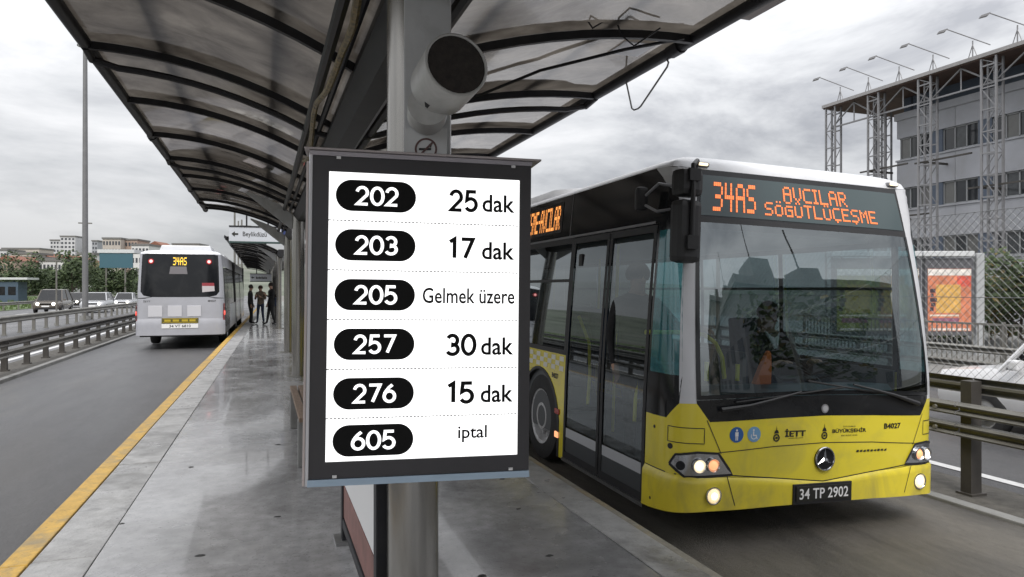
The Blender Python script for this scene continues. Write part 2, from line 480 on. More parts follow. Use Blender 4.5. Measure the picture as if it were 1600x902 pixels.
def wheel(parent, x, y, z, r, w, side, rimmat, name='wheel', hub=True):
    """tyre with its rim as a child; side -1 shows its face towards -x"""
    mb = MB(); h = w / 2
    mb.lathe([(r * .62, -h), (r * .8, -h * 1.02), (r * .95, -h * .92), (r, -h * .6), (r, h * .6), (r * .95, h * .92), (r * .8, h * 1.02), (r * .62, h)], (0, 0, 0), 'X', 28, caps=False)
    ty = mb.build(name, RUB, parent, smooth=True); ty.location = (x, y, z)
    rb = MB(); o = side * h
    rb.lathe([(0.001, o * .55), (r * .2, o * .6), (r * .24, o * .95), (r * .3, o * .95), (r * .34, o * .4), (r * .5, o * .35), (r * .56, o * .9), (r * .63, o * .98), (r * .63, o * .2), (0.001, o * .2)], (0, 0, 0), 'X', 24)
    if hub:
        for k in range(10):
            a = 2 * math.pi * k / 10
            rb.cyl((o * .4, r * .42 * math.cos(a), r * .42 * math.sin(a)), (o * .62, r * .42 * math.cos(a), r * .42 * math.sin(a)), r * .045, None, 6)
    rb.build('rim', rimmat, ty, smooth=True)
    return ty

# ================================================================ YELLOW BUS
def yellow_bus():
    S = Shell(1.29, 5.0, 0.45, 0.30)
    root = thing('city_bus', 'yellow single decker city bus with orange route display, pulled in at the platform', 'bus', (4.12, 4.38, 0), (0, 0.034, -0.010))
    LEN = 12.0; TL = 1 + LEN - 0.6   # side stations are measured from .15 m behind the nose
    pin = lambda z: 0.710 + 0.046 * (z - 1.05)
    pou = lambda z: pin(z) + 0.062
    crease = lambda t: 0.43 + 0.085 * min(1, abs(t) / 0.5)
    def boff(t, z):
        f = max(0, min(1, (crease(t) - z) / 0.03)); return 0.022 * f * f * (3 - 2 * f)
    zb = lambda t: 0.275 - 0.075 * max(0, min(1, (abs(t) - 0.5) / 0.5)) ** 1.5
    half = [(1.06, .92), (.97, .92), (.86, .925), (.79, 1.045), (.710, 1.05), (.645, .915), (.3, .935)]
    top = [(-t, z) for t, z in half] + [(0, .945)] + [(t, z) for t, z in half[::-1]]
    # --- lower body: upper band, bumper
    crs = [(t, crease(t)) for t, z in top]
    S.patch(crs, top, 6, 8).build('body', YEL, root, smooth=True)
    bmp = MB(); S.patch([(t, zb(t)) for t, z in top], crs, 6, 8, boff, bmp)
    S.patch([(t, zb(t)) for t, z in top], [(t, zb(t) - 0.01) for t, z in top], 6, 1, lambda t, z: 0.022 if z > zb(t) - .004 else -0.12, bmp)
    bumper = bmp.build('bumper', mat('grimy_yellow_paint', (0.74, 0.61, 0.045), 0.32, var=0.08, scale=2.5, dirt=(0.27, 0.23, 0.10), dscale=3.2, damt=0.5, coat=0.2, stretch=(1, 1, .5)), root, smooth=True)
    # seams: bonnet flap line, bumper corners
    sm = MB()
    S.ribbon([(-.60, .690), (-.3, .722), (0, .735), (.3, .722), (.60, .69)], .006, .003, sm, 8)
    S.ribbon([(-.56, .52), (-.515, .30)], .007, .0235, sm); S.ribbon([(.56, .52), (.515, .30)], .007, .0235, sm)
    S.ribbon([(-.66, .93), (-.585, .68)], .006, .003, sm, 8); S.ribbon([(.66, .93), (.585, .68)], .006, .003, sm, 8)
    S.ribbon([(t, crease(t) + .004) for t in (-1.05, -.8, -.53, -.25, 0, .25, .53, .8, 1.05)], .008, .002, sm)
    for sg in (-1, 1):
        S.ribbon([(sg * .845, .755), (sg * .845, .868), (sg * .67, .868), (sg * .67, .755), (sg * .845, .755)], .006, .0035, sm, 10)
    sm.build('panel_seam', BLM, root)
    lk = MB(); S.disc(-.83, .72, .022, .01, .004, 12, lk); S.disc(-.955, .83, .013, .01, .004, 10, lk); S.disc(-.955, .28, .013, .01, .022, 10, lk)
    lk.build('flap_lock', BLM, root)
    # --- A pillars, corner wedges, quarter lights
    for sg in (-1, 1):
        m = MB()
        S.patch([(sg * .79, 1.045), (sg * .710, 1.05)], [(sg * pou(2.45), 2.45), (sg * pin(2.45), 2.45)], 5, 14, 0, m)
        S.patch([(sg * pou(2.45), 2.45), (sg * .905, 2.656), (sg * .988, 2.72), (sg * 1.06, 2.79), (sg * 1.18, 2.88)],
                [(sg * pin(2.45), 2.45), (sg * pin(2.6), 2.6), (sg * pin(2.7), 2.7), (sg * pin(2.8), 2.8), (sg * pin(2.845), 2.845)], 3, 6, 0, m)
        m.build('pillar', WHT, root, smooth=True)
        q = MB()
        S.patch([(sg * 1.06, .92), (sg * .97, .92), (sg * .86, .925), (sg * .79, 1.045)], [(sg * 1.06, 1.25), (sg * .97, 1.25), (sg * .88, 1.25), (sg * pou(1.25), 1.25)], 4, 5, 0, q)
        S.patch([(sg * 1.06, 2.36), (sg * 1.06, 2.5), (sg * 1.06, 2.66), (sg * 1.06, 2.72), (sg * 1.06, 2.79)], [(sg * pou(2.36), 2.36), (sg * pou(2.5), 2.5), (sg * .905, 2.656), (sg * .988, 2.72), (sg * 1.059, 2.79)], 2, 5, 0, q)
        S.patch([(sg * 1.06, 1.25), (sg * 1.03, 1.25)], [(sg * 1.06, 2.36), (sg * 1.03, 2.36)], 2, 6, 0, q)
        q.build('corner_panel', BLK, root, smooth=True)
        S.patch([(sg * 1.03, 1.25), (sg * pou(1.25), 1.25)], [(sg * 1.03, 2.36), (sg * pou(2.36), 2.36)], 8, 10).build('quarter_light', TEG, root, smooth=True)
    # --- black band, windscreen, display
    zw = lambda t: 1.107 - 0.035 * (t / .72) ** 2
    tb = [-.710, -.645, -.3, 0, .3, .645, .710]
    S.patch([(-.710, 1.05), (-.645, .915), (-.3, .935), (0, .945), (.3, .935), (.645, .915), (.710, 1.05)], [(t * 1.003, zw(t)) for t in tb], 5, 5).build('windscreen_cowl', BLK, root, smooth=True)
    ts = [i / 10 for i in range(-10, 11)]
    ws = S.patch([(f * pin(1.075), zw(f * .72)) for f in ts], [(f * pin(2.42), 2.42) for f in ts], 2, 14).build('windscreen', WSG, root, smooth=True)
    fr = MB()
    for sg in (-1, 1):
        S.patch([(sg * pin(1.1), 1.08), (sg * (pin(1.1) - .022), 1.08)], [(sg * pin(2.42), 2.42), (sg * (pin(2.42) - .022), 2.42)], 2, 12, .003, fr)
    S.patch([(f * .70, zw(f * .7) + .004) for f in ts], [(f * .70, zw(f * .7) + .035) for f in ts], 1, 1, .003, fr)
    fr.build('frit', BLK, ws, smooth=True)
    S.patch([(f * pin(2.42), 2.42) for f in ts], [(f * pin(2.462), 2.462) for f in ts], 2, 1).build('header_strip', BLM, root, smooth=True)
    dp = S.patch([(f * pin(2.462), 2.462) for f in ts], [(f * pin(2.845), 2.845) for f in ts], 2, 5).build('display_surround', BLK, root, smooth=True)
    panel = S.patch([(f * .755, 2.475) for f in ts], [(f * .765, 2.80) for f in ts], 2, 5, .004).build('display_panel', TEALP, dp, smooth=True)
    A = S.arc(2.6)
    # route lettering measured from the centre line
    for word, xc, zc, wd, ht in (('34AS', -.705, 2.632, .39, .235), ('AVCILAR', .095, 2.70, .65, .125), ('SÖĞÜTLÜÇEŞME', .145, 2.565, 1.15, .11)):
        nrow = 7; q, w0 = led(word, 1.0, 1.0); kx = wd / w0; kz = ht / nrow
        q = [(a * kx - wd / 2, b * kx - wd / 2, c * kz - ht / 2, d * kz - ht / 2) for a, b, c, d in q]
        S.led(q, xc / A, zc, .008).build('route_lettering', LEDO, dp)
    # --- roof
    tsr = [-(TL) + i * 1.0 for i in range(10)] + [-1.4, -1.28, -1.18] + [-1.1 + i * .05 for i in range(45)] + [1.18, 1.28, 1.4] + [TL - 9 + i * 1.0 for i in range(10)]
    def ze(t):
        a = abs(t)
        return 2.845 if a < .755 else 2.88 if a > 1.18 else lerp(2.845, 2.88, (a - .755) / .425)
    rf = S.roof(tsr, ze, 3.0).build('roof', WHT, root, smooth=True)
    hp = MB(); hp.loft([[(x * w, y, z) for x, z in ((-1, 3.0 - .03), (-.9, 3.14), (-.4, 3.17), (.4, 3.17), (.9, 3.14), (1, 2.97))] for y, w in ((3.4, .7), (3.7, .92), (6.4, .92), (6.6, .8))])
    hp.build('roof_pod', WHT, rf, smooth=True)
    vn = MB(); vn.b2((-.45, 1.15, 2.985), (.12, 1.45, 3.012)); vn.build('roof_hatch', BLM, rf, bevel=.006)
    for t in (-.774, .774):
        m = MB(); p = S.P(t * .985, 2.862) + Vector((0, .005, .02)); m.box(p, (.12, .05, .035)); mk = m.build('marker_lamp', GRY, root, bevel=.012)
        m = MB(); m.box(p + Vector((0, -.02, 0)), (.085, .03, .022)); m.build('bulb', LMPW, mk, bevel=.01)
    # --- headlights and fog lamps
    def lamp(t, z, r_, mt, par, nm):
        p = S.P(t, z); nn = (S.Nrm(t, z) + Vector((0, -1.2, 0))).normalized(); a = nn.orthogonal().normalized(); b = nn.cross(a)
        rg = lambda r, h, n=20: [p + nn * h + (a * math.cos(2 * math.pi * i / n) + b * math.sin(2 * math.pi * i / n)) * r for i in range(n)]
        m = MB(); m.loft([rg(r_ * 1.16, .010), rg(r_ * 1.16, .030), rg(r_ * 1.0, .030), rg(r_ * .85, .020), rg(r_ * .60, .012)], True); rf_ = m.build(nm + '_reflector', CHR, par, smooth=True)
        m = MB(); m.loft([rg(r_ * .74, .013), rg(r_ * .72, .022), rg(r_ * .55, .031), rg(r_ * .25, .036), rg(r_ * .02, .037)], True); m.build(nm, mt, par, smooth=True)
        return rf_
    for sg in (-1, 1):
        m = MB(); S.patch([(sg * .83, .59), (sg * .755, .505), (sg * .525, .525)], [(sg * .80, .665), (sg * .70, .692), (sg * .60, .684)], 5, 5, .006, m)
        hl = m.build('headlight', CHR, root, smooth=True, label='lit headlight with white and amber lamps')
        m = MB()
        S.ribbon([(sg * .83, .59), (sg * .80, .665), (sg * .70, .692), (sg * .60, .684), (sg * .525, .525), (sg * .755, .505), (sg * .83, .59)], .018, .009, m)
        m.build('bezel', BLM, hl)
        S.disc(sg * .775, .588, .034, .02, .012).build('lens', BLK, hl)
        lamp(sg * .695, .593, .048, LMPW, hl, 'bulb')
        lamp(sg * .628, .600, .048, LMPA, hl, 'indicator')
        m = MB(); p = S.P(sg * .628, .378); m.cyl(p + Vector((0, .03, 0)), p + Vector((0, -.028, 0)), .062, .062, 20)
        m.lathe([(.062, -.026), (.066, -.034), (.058, -.036), (.052, -.028)], tuple(p), 'Y', 24); fg = m.build('fog_lamp', CHR, root, smooth=True)
        m = MB(); m.lathe([(.052, -.029), (.050, -.033), (.040, -.038), (.030, -.040), (.001, -.040)], tuple(p), 'Y', 20); m.build('lens', mat('lit_fog_lens', (.9, .85, .7), .15, emit=(1.0, .74, .36), estr=.55), fg, smooth=True); m = MB(); m.lathe([(.030, -.038), (.024, -.044), (.010, -.047), (.001, -.047)], tuple(p), 'Y', 16); m.build('bulb', mat('lit_fog_lamp', (.9, .85, .7), .3, emit=(1.0, .88, .6), estr=1.3), fg, smooth=True)
    # --- plate, emblem, stickers
    m = MB(); m.b2((-.31, -.034, .275), (.255, -.02, .43)); S_ = m.build('plate_recess', BLM, root, bevel=.004)
    m = MB(); m.b2((-.29, -.046, .30), (.235, -.034, .415)); npl = m.build('number_plate', PRB, root, bevel=.003)
    v, f = fit_text('34 TP 2902', .47, .082, .012); m = MB(); m.add([(-.0275 + a, -.0475, .357 + b) for a, b in v], f); m.build('plate_lettering', PRW, npl)
    c = Vector((0, -.004, .610)); m = MB(); m.cyl(c + Vector((0, .02, 0)), c + Vector((0, -.012, 0)), .092, .088, 28); em = m.build('emblem', BLK, root, smooth=True)
    m = MB(); m.tube([c + Vector((.088 * math.cos(a), -.014, .088 * math.sin(a))) for a in [2 * math.pi * i / 28 for i in range(28)]], .007, 6, closed=True)
    for k in range(3):
        a = R(90 + 120 * k); d = Vector((math.cos(a), 0, math.sin(a))); s = Vector((-math.sin(a), 0, math.cos(a)))
        b = c + Vector((0, -.013, 0))
        m.add([b + s * .017 , b - s * .017, b + d * .084, b + d * .02 + Vector((0, -.012, 0))], [(0, 2, 3), (1, 3, 2), (0, 3, 1)])
    m.build('star', CHR, em, smooth=True)
    BLU = mat('blue_sticker', (0.03, 0.12, 0.36), 0.4); LBL = mat('light_blue_sticker', (0.18, 0.36, 0.58), 0.4)
    for t, mm, word in ((-.507, BLU, 0), (-.412, LBL, 1)):
        st = S.disc(t, .82, .058, .004, .003, 24).build('round_sticker', mm, root, smooth=True)
        m = MB(); A8 = S.arc(.82)
        def q(pts):
            m.add([S.pt(t + x / A8, .82 + y, .0045) for x, y in pts], [tuple(range(len(pts)))])
        cir = lambda cx, cy, r: [(cx + r * math.cos(a), cy + r * math.sin(a)) for a in [2 * math.pi * i / 12 for i in range(12)]]
        if word == 0:
            q(cir(0, .033, .009)); q([(-.014, .02), (-.014, -.012), (.014, -.012), (.014, .02)]); q([(-.011, -.013), (-.011, -.042), (-.002, -.042), (-.002, -.013)]); q([(.002, -.013), (.002, -.042), (.011, -.042), (.011, -.013)])
        else:
            q(cir(-.006, .032, .008)); q([(-.011, .022), (-.011, -.012), (-.002, -.012), (-.002, .022)]); q([(-.002, -.004), (-.002, -.012), (.022, -.012), (.022, -.004)]); q([(.014, -.013), (.022, -.013), (.03, -.036), (.022, -.036)])
            for i in range(16):
                a, b = R(150 + i * 14), R(150 + (i + 1) * 14)
                q([(.02 * math.cos(a) - .004, .02 * math.sin(a) - .012), (.026 * math.cos(a) - .004, .026 * math.sin(a) - .012), (.026 * math.cos(b) - .004, .026 * math.sin(b) - .012), (.02 * math.cos(b) - .004, .02 * math.sin(b) - .012)])
        m.build('pictogram', PRW, st)
    A8 = S.arc(.82)
    m = MB()
    def flat(pts, t, z): m.add([S.pt(t + x / A8, z + y, .0035) for x, y in pts], [tuple(range(len(pts)))])
    def drop(t, z):   # dome and minaret emblem over a ring
        ring = [(.03 * math.cos(a), -.028 + .03 * math.sin(a)) for a in [2 * math.pi * i / 16 for i in range(16)]]
        for i in range(16):
            a, b = ring[i], ring[(i + 1) % 16]; flat([a, b, (b[0] * .62, -.028 + (b[1] + .028) * .62), (a[0] * .62, -.028 + (a[1] + .028) * .62)], t, z)
        flat([(-.011, -.02), (.011, -.02), (.011, -.036), (-.011, -.036)], t, z)
        flat([(-.022, .006), (.022, .006), (.014, .026), (0, .036), (-.014, .026)], t, z); flat([(-.003, .034), (.003, .034), (0, .068)], t, z)
    drop(-.285, .815); m.build('operator_emblem', PRB, root); m = MB(); drop(-.0, .818); m.build('city_emblem', PRB, root)
    m = MB()
    m.add(*([S.pt(-.175 + x / A8, .822 + y, .0035) for x, y in fit_text('İETT', .195, .062, .03)[0]], fit_text('İETT', .195, .062, .03)[1])); m.build('operator_name', PRB, root)
    m = MB()
    flat([(-.07, -.0015), (.07, -.0015), (.07, .0015), (-.07, .0015)], -.172, .780); m.build('name_underline', PRB, root)
    m = MB()
    g = fit_text('BÜYÜKŞEHİR', .34, .046, .025); m.add([S.pt(.155 + x / A8, .822 + y, .0035) for x, y in g[0]], g[1]); m.build('city_name', PRB, root)
    m = MB()
    g = fit_text('İSTANBUL', .13, .014, .0); m.add([S.pt(.155 + x / A8, .856 + y, .0035) for x, y in g[0]], g[1]); m.build('city_caption', PRB, root)
    m = MB()
    g = fit_text('BELEDİYESİ', .16, .014, .0); m.add([S.pt(.155 + x / A8, .785 + y, .0035) for x, y in g[0]], g[1]); m.build('city_caption', PRB, root)
    m = MB()
    g = fit_text('B4027', .18, .045, .03); m.add([S.pt(.435 + x / A8, .845 + y, .0035) for x, y in g[0]], g[1]); m.build('fleet_number', PRB, root)
    m = MB()
    for q_ in range(9):      # thin chrome-less script badge, too small to read
        x_ = -.16 + q_ * .036; flat([(x_, -.009 + .003 * (q_ % 2)), (x_ + .026, -.009), (x_ + .031, .009), (x_ + .006, .009 - .003 * (q_ % 3))], .30, .655)
    m.build('script_badge', PRB, root, kind='stuff')
    m = S.disc(0, 1.0, .035, .004, .004, 20); m.build('inspection_seal', GRY, root); S.disc(0, 1.0, .024, .004, .006, 20).build('inspection_sticker', mat('grey_print', (.4, .4, .42), .5), root)
    # --- wipers
    for sg, t0, z0, pts in ((-1, -.60, 1.01, [(-.60, 1.01), (-.45, 1.04), (-.16, 1.135)]), (1, .60, 1.02, [(.60, 1.02), (.42, 1.10), (.16, 1.185)])):
        m = MB(); m.tube([S.pt(t, z, .03) for t, z in [pts[0], ((pts[0][0] + pts[1][0]) / 2, (pts[0][1] + pts[1][1]) / 2), pts[1], ((pts[1][0] + pts[2][0]) / 2, (pts[1][1] + pts[2][1]) / 2), pts[2]]], [.02, .017, .013, .01, .008], 6)
        wp = m.build('wiper_arm', BLM, root, smooth=True)
        a = pts[1]; b = (pts[2][0] - sg * .27, pts[2][1] + .03)
        m = MB(); bl = [(lerp(pts[0][0] - sg * .08, b[0], i / 10), lerp(pts[0][1] + .055, b[1], i / 10)) for i in range(11)]
        m.tube([S.pt(t, z, .014) for t, z in bl], .008, 5); m.build('wiper_blade', RUB, wp)
    # --- sides
    for sg in (-1, 1):
        T = lambda y: sg * (.4 + y)
        door = sg < 0
        y1 = 2.30 if door else .66
        zs = 1.22
        m = MB()
        arches = [3.0, 8.9]
        if door: edges = [y1]
        else: edges = [y1]
        cur = y1
        for ya in arches:
            S.patch([(T(cur), .17), (T(ya - .60), .17)], [(T(cur), zs), (T(ya - .60), zs)], 3, 4, 0, m)
            arc = [(T(ya - .60 * math.cos(math.pi * i / 16)), .42 + .62 * math.sin(math.pi * i / 16) if 0 < i < 16 else .42) for i in range(17)]
            arc[0] = (T(ya - .60), .17); arc[16] = (T(ya + .60), .17)
            S.patch(arc, [(T(ya - .6 + 1.2 * i / 16), zs) for i in range(17)], 1, 3, 0, m); cur = ya + .60
        S.patch([(T(cur), .17), (T(LEN), .17)], [(T(cur), zs), (T(LEN), zs)], 3, 4, 0, m)
        if not door: S.patch([(T(.66), .92), (T(.7), .92)], [(T(.66), zs), (T(.7), zs)], 1, 1, .001, m)
        sp = m.build('side_panel', YEL, root, smooth=True)
        for ya in arches:
            m = MB(); rr = [(ya - .60 * math.cos(math.pi * i / 16), .42 + .62 * math.sin(math.pi * i / 16)) for i in range(17)]
            rr = [(ya - .6, .17)] + rr + [(ya + .6, .17)]
            vs = [];
            for y, z in rr: y -= .15; yc = ya - .15; vs += [(sg * 1.295, y, z), (sg * 1.298, yc + (y - yc) * .93, z - .03 if z > .3 else z), (sg * .8, yc + (y - yc) * .93, z - .03 if z > .3 else z)]
            m.add(vs, [q for i in range(len(rr) - 1) for q in ((3 * i, 3 * i + 1, 3 * i + 4, 3 * i + 3), (3 * i + 1, 3 * i + 2, 3 * i + 5, 3 * i + 4))])
            m.build('wheel_arch', BLM, root, smooth=True)
            wheel(root, sg * 1.12, ya - .15, .49, .485, .28, sg, mat('rim_silver', (.5, .5, .51), .4, .2, var=.2, scale=8, dirt=(.2, .19, .18), dscale=5, damt=.6))
        # windows
        ys = [y1, 2.42 if door else 1.6] ; y = ys[-1]
        panes = []; y = y1 + .05
        while y < LEN - .4:
            y2 = min(y + 1.45, LEN - .2); panes.append((y, y2)); y = y2 + .07
        fr = MB()
        S.patch([(T(y1), zs), (T(LEN), zs)], [(T(y1), zs + .05), (T(LEN), zs + .05)], 2, 1, .001, fr)
        S.patch([(T(y1), 2.36), (T(LEN), 2.36)], [(T(y1), 2.42), (T(LEN), 2.42)], 2, 1, .001, fr)
        prev = y1
        for a, b in panes + [(LEN, LEN)]:
            S.patch([(T(prev), zs + .05), (T(a), zs + .05)], [(T(prev), 2.36), (T(a), 2.36)], 1, 6, .001, fr); prev = b
        fr.build('window_frame', BLM, root)
        for a, b in panes:
            pn = S.patch([(T(a), zs + .05), (T(b), zs + .05)], [(T(a), 2.36), (T(b), 2.36)], 1, 6, -.004).build('window', DKG if door or a > 4 else WSG, root, smooth=True)
            m = MB(); S.ribbon([(T(a), 1.98), (T(b), 1.98)], .03, .003, m, 1); m.build('top_vent_bar', BLM, pn)
        # upper dark panel
        m = MB(); S.patch([(T(.66), 2.42), (T(.78), 2.42), (T(2.42), 2.42), (T(LEN), 2.42)], [(T(.66), 2.79), (T(.78), 2.88), (T(2.42), 2.88), (T(LEN), 2.88)], 3, 5, 0, m)
        up = m.build('cantrail_panel', BLK, root, smooth=True)
        m = MB(); S.ribbon([(T(.7), 2.43), (T(LEN), 2.43)], .022, .006, m, 10); S.ribbon([(T(2.42), 2.43), (T(2.42), 2.87)], .012, .004, m, 2)
        m.build('cantrail_trim', GRY, up)
        if door:
            m = MB(); S.patch([(T(2.66), 2.50), (T(4.5), 2.50)], [(T(2.66), 2.83), (T(4.5), 2.83)], 3, 2, .004, m); sd = m.build('side_display', BLM, up)
            q, w0 = led('SÖĞÜTLÜÇEŞME-AVCILAR', 1, 1); k = 1.72 / w0; kz = .26 / 7
            A6 = S.arc(2.535); S.led([(a * k * A6, b * k * A6, c * kz, d * kz) for a, b, c, d in q], T(4.44), 2.535, .008).build('route_lettering', mat('side_led', (.3, .1, .02), .5, emit=(1.0, .36, .09), estr=1.0), up)
            # chequered band
            m = MB()
            for i in range(60):
                for r in range(3):
                    if (i + r) % 2: continue
                    a = y1 + .04 + i * .11
                    if a < LEN - .2: S.patch([(T(a), 1.05 + r * .05), (T(a + .11), 1.05 + r * .05)], [(T(a), 1.10 + r * .05), (T(a + .11), 1.10 + r * .05)], 1, 1, .002, m)
            m.build('chequered_band', mat('cream_print', (.72, .71, .62), .5), sp)
            g = fit_text('B4027', .17, .055, .03); A1 = S.arc(1.0)
            S.text((g[0], g[1]), T(2.50), .985, .003, 1).build('fleet_number', PRB, sp) if False else None
            m = MB(); m.add([(-S.W(1.0) - .003, 2.40 - x, .985 + y_) for x, y_ in g[0]], g[1]); m.build('fleet_number', PRB, sp)
            m = MB(); m.b2((-1.302, 2.25, .60), (-1.285, 2.37, .655)); m.build('side_reflector', mat('red_reflector', (.35, .03, .02), .25), root, bevel=.004)
            m = MB(); m.b2((-1.304, 2.26, .36), (-1.285, 2.35, .42)); m.build('side_marker', LMPA, root, bevel=.006)
            # folding doors
            for a, b in ((.67, 1.475), (1.495, 2.29)):
                m = MB(); o = .004
                w = .045
                for p, q_ in (((a, .20), (b, .265)), ((a, 2.35), (b, 2.41)), ((a, .265), (a + w, 2.35)), ((b - w, .265), (b, 2.35))):
                    S.patch([(T(p[0]), p[1]), (T(q_[0]), p[1])], [(T(p[0]), q_[1]), (T(q_[0]), q_[1])], 1, 8, o, m)
                    # depth of the frame
                    S.patch([(T(p[0]), p[1]), (T(q_[0]), p[1])], [(T(p[0]), q_[1]), (T(q_[0]), q_[1])], 1, 8, o - .035, m)
                dl = m.build('door', BLM, root)
                S.patch([(T(a + w), .50), (T(b - w), .50)], [(T(a + w), 2.35), (T(b - w), 2.35)], 1, 10, -.006).build('door_glass', DRG, dl, smooth=True)
                S.patch([(T(a + w), .41), (T(b - w), .41)], [(T(a + w), .50), (T(b - w), .50)], 1, 2, -.004).build('kick_strip', mat('pale_strip', (.42, .43, .45), .45), dl)
                S.patch([(T(a + w), .265), (T(b - w), .265)], [(T(a + w), .41), (T(b - w), .41)], 1, 2, -.004).build('kick_panel', mat('grey_kick', (.06, .065, .07), .4), dl)
            m = MB(); S.patch([(T(.66), .165), (T(2.3), .165)], [(T(.66), .195), (T(2.3), .195)], 2, 1, .014, m); S.patch([(T(.66), .195), (T(2.3), .195)], [(T(.66), .196), (T(2.3), .196)], 2, 1, lambda t, z: .014 if z < .1955 else -.1, m)
            m.build('door_sill', ALU, root)
            m = MB(); m.b2((-1.25, 1.91, 2.12), (-1.21, 1.99, 2.24)); m.build('door_sensor', BLM, root, bevel=.01)
    # --- back, floor, ceiling, interior
    m = MB(); m.b2((-1.28, LEN - .18, .25), (1.28, LEN - .15, 1.6)); m.b2((-1.22, LEN - .18, 1.6), (1.22, LEN - .15, 2.88)); m.build('rear_wall', YEL, root)
    m = MB(); m.b2((-1.26, .45, .26), (1.26, 2.3, .36)); m.b2((-.8, 2.3, .26), (.8, LEN - .2, .36)); m.build('floor_pan', BLM, root)
    for sx in (-1, 1):
        m = MB(); m.b2((sx * 1.235, 2.3 if sx < 0 else .5, .37), (sx * 1.25, LEN - .2, 1.24)); m.build('side_lining', INT, root)
    m = MB(); m.b2((-1.2, LEN - .22, .37), (1.2, LEN - .19, 2.4)); m.build('rear_lining', INT, root)
    m = MB(); m.b2((-1.1, .7, 2.40), (1.1, LEN - .2, 2.43)); m.build('ceiling_lining', mat('ceiling_lining', (.35, .36, .37), .6), root)
    m = MB(); m.loft([[(x, y, z) for y, z in ((.16 + .25 * abs(x / 1.2) ** 3, .5), (.12 + .25 * abs(x / 1.2) ** 3, 1.06), (.34, 1.14), (.62, 1.12), (.80, .98), (.80, .5))] for x in (-1.0, -.6, -.2, .2, .6, 1.0)])
    m.build('dashboard', DASH, root, smooth=True)
    m = MB(); c = Vector((.52, .92, 1.12))
    ax = Matrix.Rotation(R(-62), 3, 'X')
    m.tube([c + ax @ Vector((.23 * math.cos(a), 0, .23 * math.sin(a))) for a in [2 * math.pi * i / 20 for i in range(20)]], .016, 6, closed=True)
    m.cyl(c, c + Vector((0, -.14, -.25)), .03, .04, 8); m.box(c, (.42, .03, .05), ax); m.build('steering_wheel', BLM, root, smooth=True)
    def seat(x, y, z=.36):
        m = MB(); m.b2((x - .21, y - .22, z + .38), (x + .21, y + .22, z + .48)); m.box((x, y + .23, z + .80), (.42, .09, .72), Matrix.Rotation(R(-8), 3, 'X')); m.b2((x - .05, y - .1, z), (x + .05, y + .1, z + .38))
        return m.build('seat', SEAT, root, bevel=.03)
    seat(.52, 1.38, .50)
    for y in (3.9, 4.7, 5.5, 6.3, 7.1, 7.9):
        for x in (-.95, -.5, .5, .95): seat(x, y, .5)
    rl = MB(); rl.tube([(-1.2, .72, 1.54), (-.85, .70, 1.545), (-.66, .68, 1.53), (-.56, .66, 1.46), (-.49, .66, 1.34), (-.46, .66, 1.16)], .019, 8)
    rl.tube([(-.64, .66, 1.14), (-.64, .66, 1.30)], .019, 8); rl.tube([(-.33, .66, 1.14), (-.33, .66, 1.28)], .019, 8)
    rl.build('front_handrail', RAILY, root, smooth=True)
    for y in (1.0, 1.95):
        m = MB(); m.tube([(-1.12, y, .75), (-1.05, y + .12, 1.05), (-1.03, y + .2, 1.35), (-1.12, y + .28, 1.62)], .017, 8); m.build('door_handrail', RAILY, root, smooth=True)
    for x, y in ((-.55, 2.5), (.55, 2.8), (-.55, 4.3), (.5, 5.1)):
        m = MB(); m.cyl((x, y, .36), (x, y, 2.4), .018, None, 8); m.build('pole', RAILY, root, smooth=True)
    m = MB(); m.b2((.02, 1.05, .4), (.06, 1.9, 1.35)); m.build('cab_partition', INT, root)
    # --- mirrors
    mm = MB(); c = (-1.225, .13, 2.325); mm.box(c, (.20, .15, .47), Matrix.Rotation(R(8), 3, 'Z')); mr = mm.build('wing_mirror', BLM, root, smooth=False, bevel=.045)
    m = MB(); m.box((-1.225, .215, 2.325), (.16, .012, .40), Matrix.Rotation(R(8), 3, 'Z')); m.build('mirror_glass', CHR, mr)
    m = MB(); m.box((-1.215, .14, 2.69), (.20, .16, .21), Matrix.Rotation(R(8), 3, 'Z')); m.build('mirror_housing', BLM, mr, bevel=.05)
    m = MB(); m.tube([(-.98, .40, 2.86), (-1.12, .16, 2.87), (-1.21, .07, 2.82), (-1.225, .04, 2.6), (-1.225, .045, 2.22)], .019, 8); m.box((-1.225, .04, 2.24), (.09, .04, .10)); m.box((-1.215, .05, 2.74), (.09, .04, .09))
    m.build('mirror_arm', BLM, mr, smooth=True)
    m = MB(); m.box((-1.33, .62, 2.62), (.10, .09, .19), Matrix.Rotation(R(-15), 3, 'Z')); mr2 = m.build('door_mirror', BLM, root, bevel=.03)
    m = MB(); m.tube([(-1.20, .36, 2.70), (-1.29, .42, 2.72), (-1.33, .55, 2.64)], .012, 6); m.tube([(-1.20, .36, 2.52), (-1.30, .42, 2.50), (-1.33, .55, 2.56)], .012, 6); m.build('mirror_arm', GRY, mr2, smooth=True)
    return root, S
bus, BUS_S = yellow_bus()
bpy.context.view_layer.update()
def bus_pt(x, y, z): return bus.matrix_world @ Vector((x, y, z))
# things carried inside the bus
m = MB(); b = 1.145
m.loft([[(-.09, -.03, 0), (.07, -.03, 0), (.07, .03, 0), (-.09, .03, 0)], [(-.03, -.028, .14), (.075, -.028, .14), (.075, .028, .14), (-.03, .028, .14)], [(.03, -.02, .26), (.07, -.02, .26), (.07, .02, .26), (.03, .02, .26)], [(.04, -.015, .28), (.06, -.015, .28), (.06, .015, .28), (.04, .015, .28)]])
cone = m.build('orange_pennant', ORA, None, bevel=.008)
cone.location = bus_pt(-.20, .50, 1.13); cone.rotation_euler = bus.rotation_euler
tag(cone, 'orange wedge shaped plastic marker standing on the bus dashboard', 'marker')
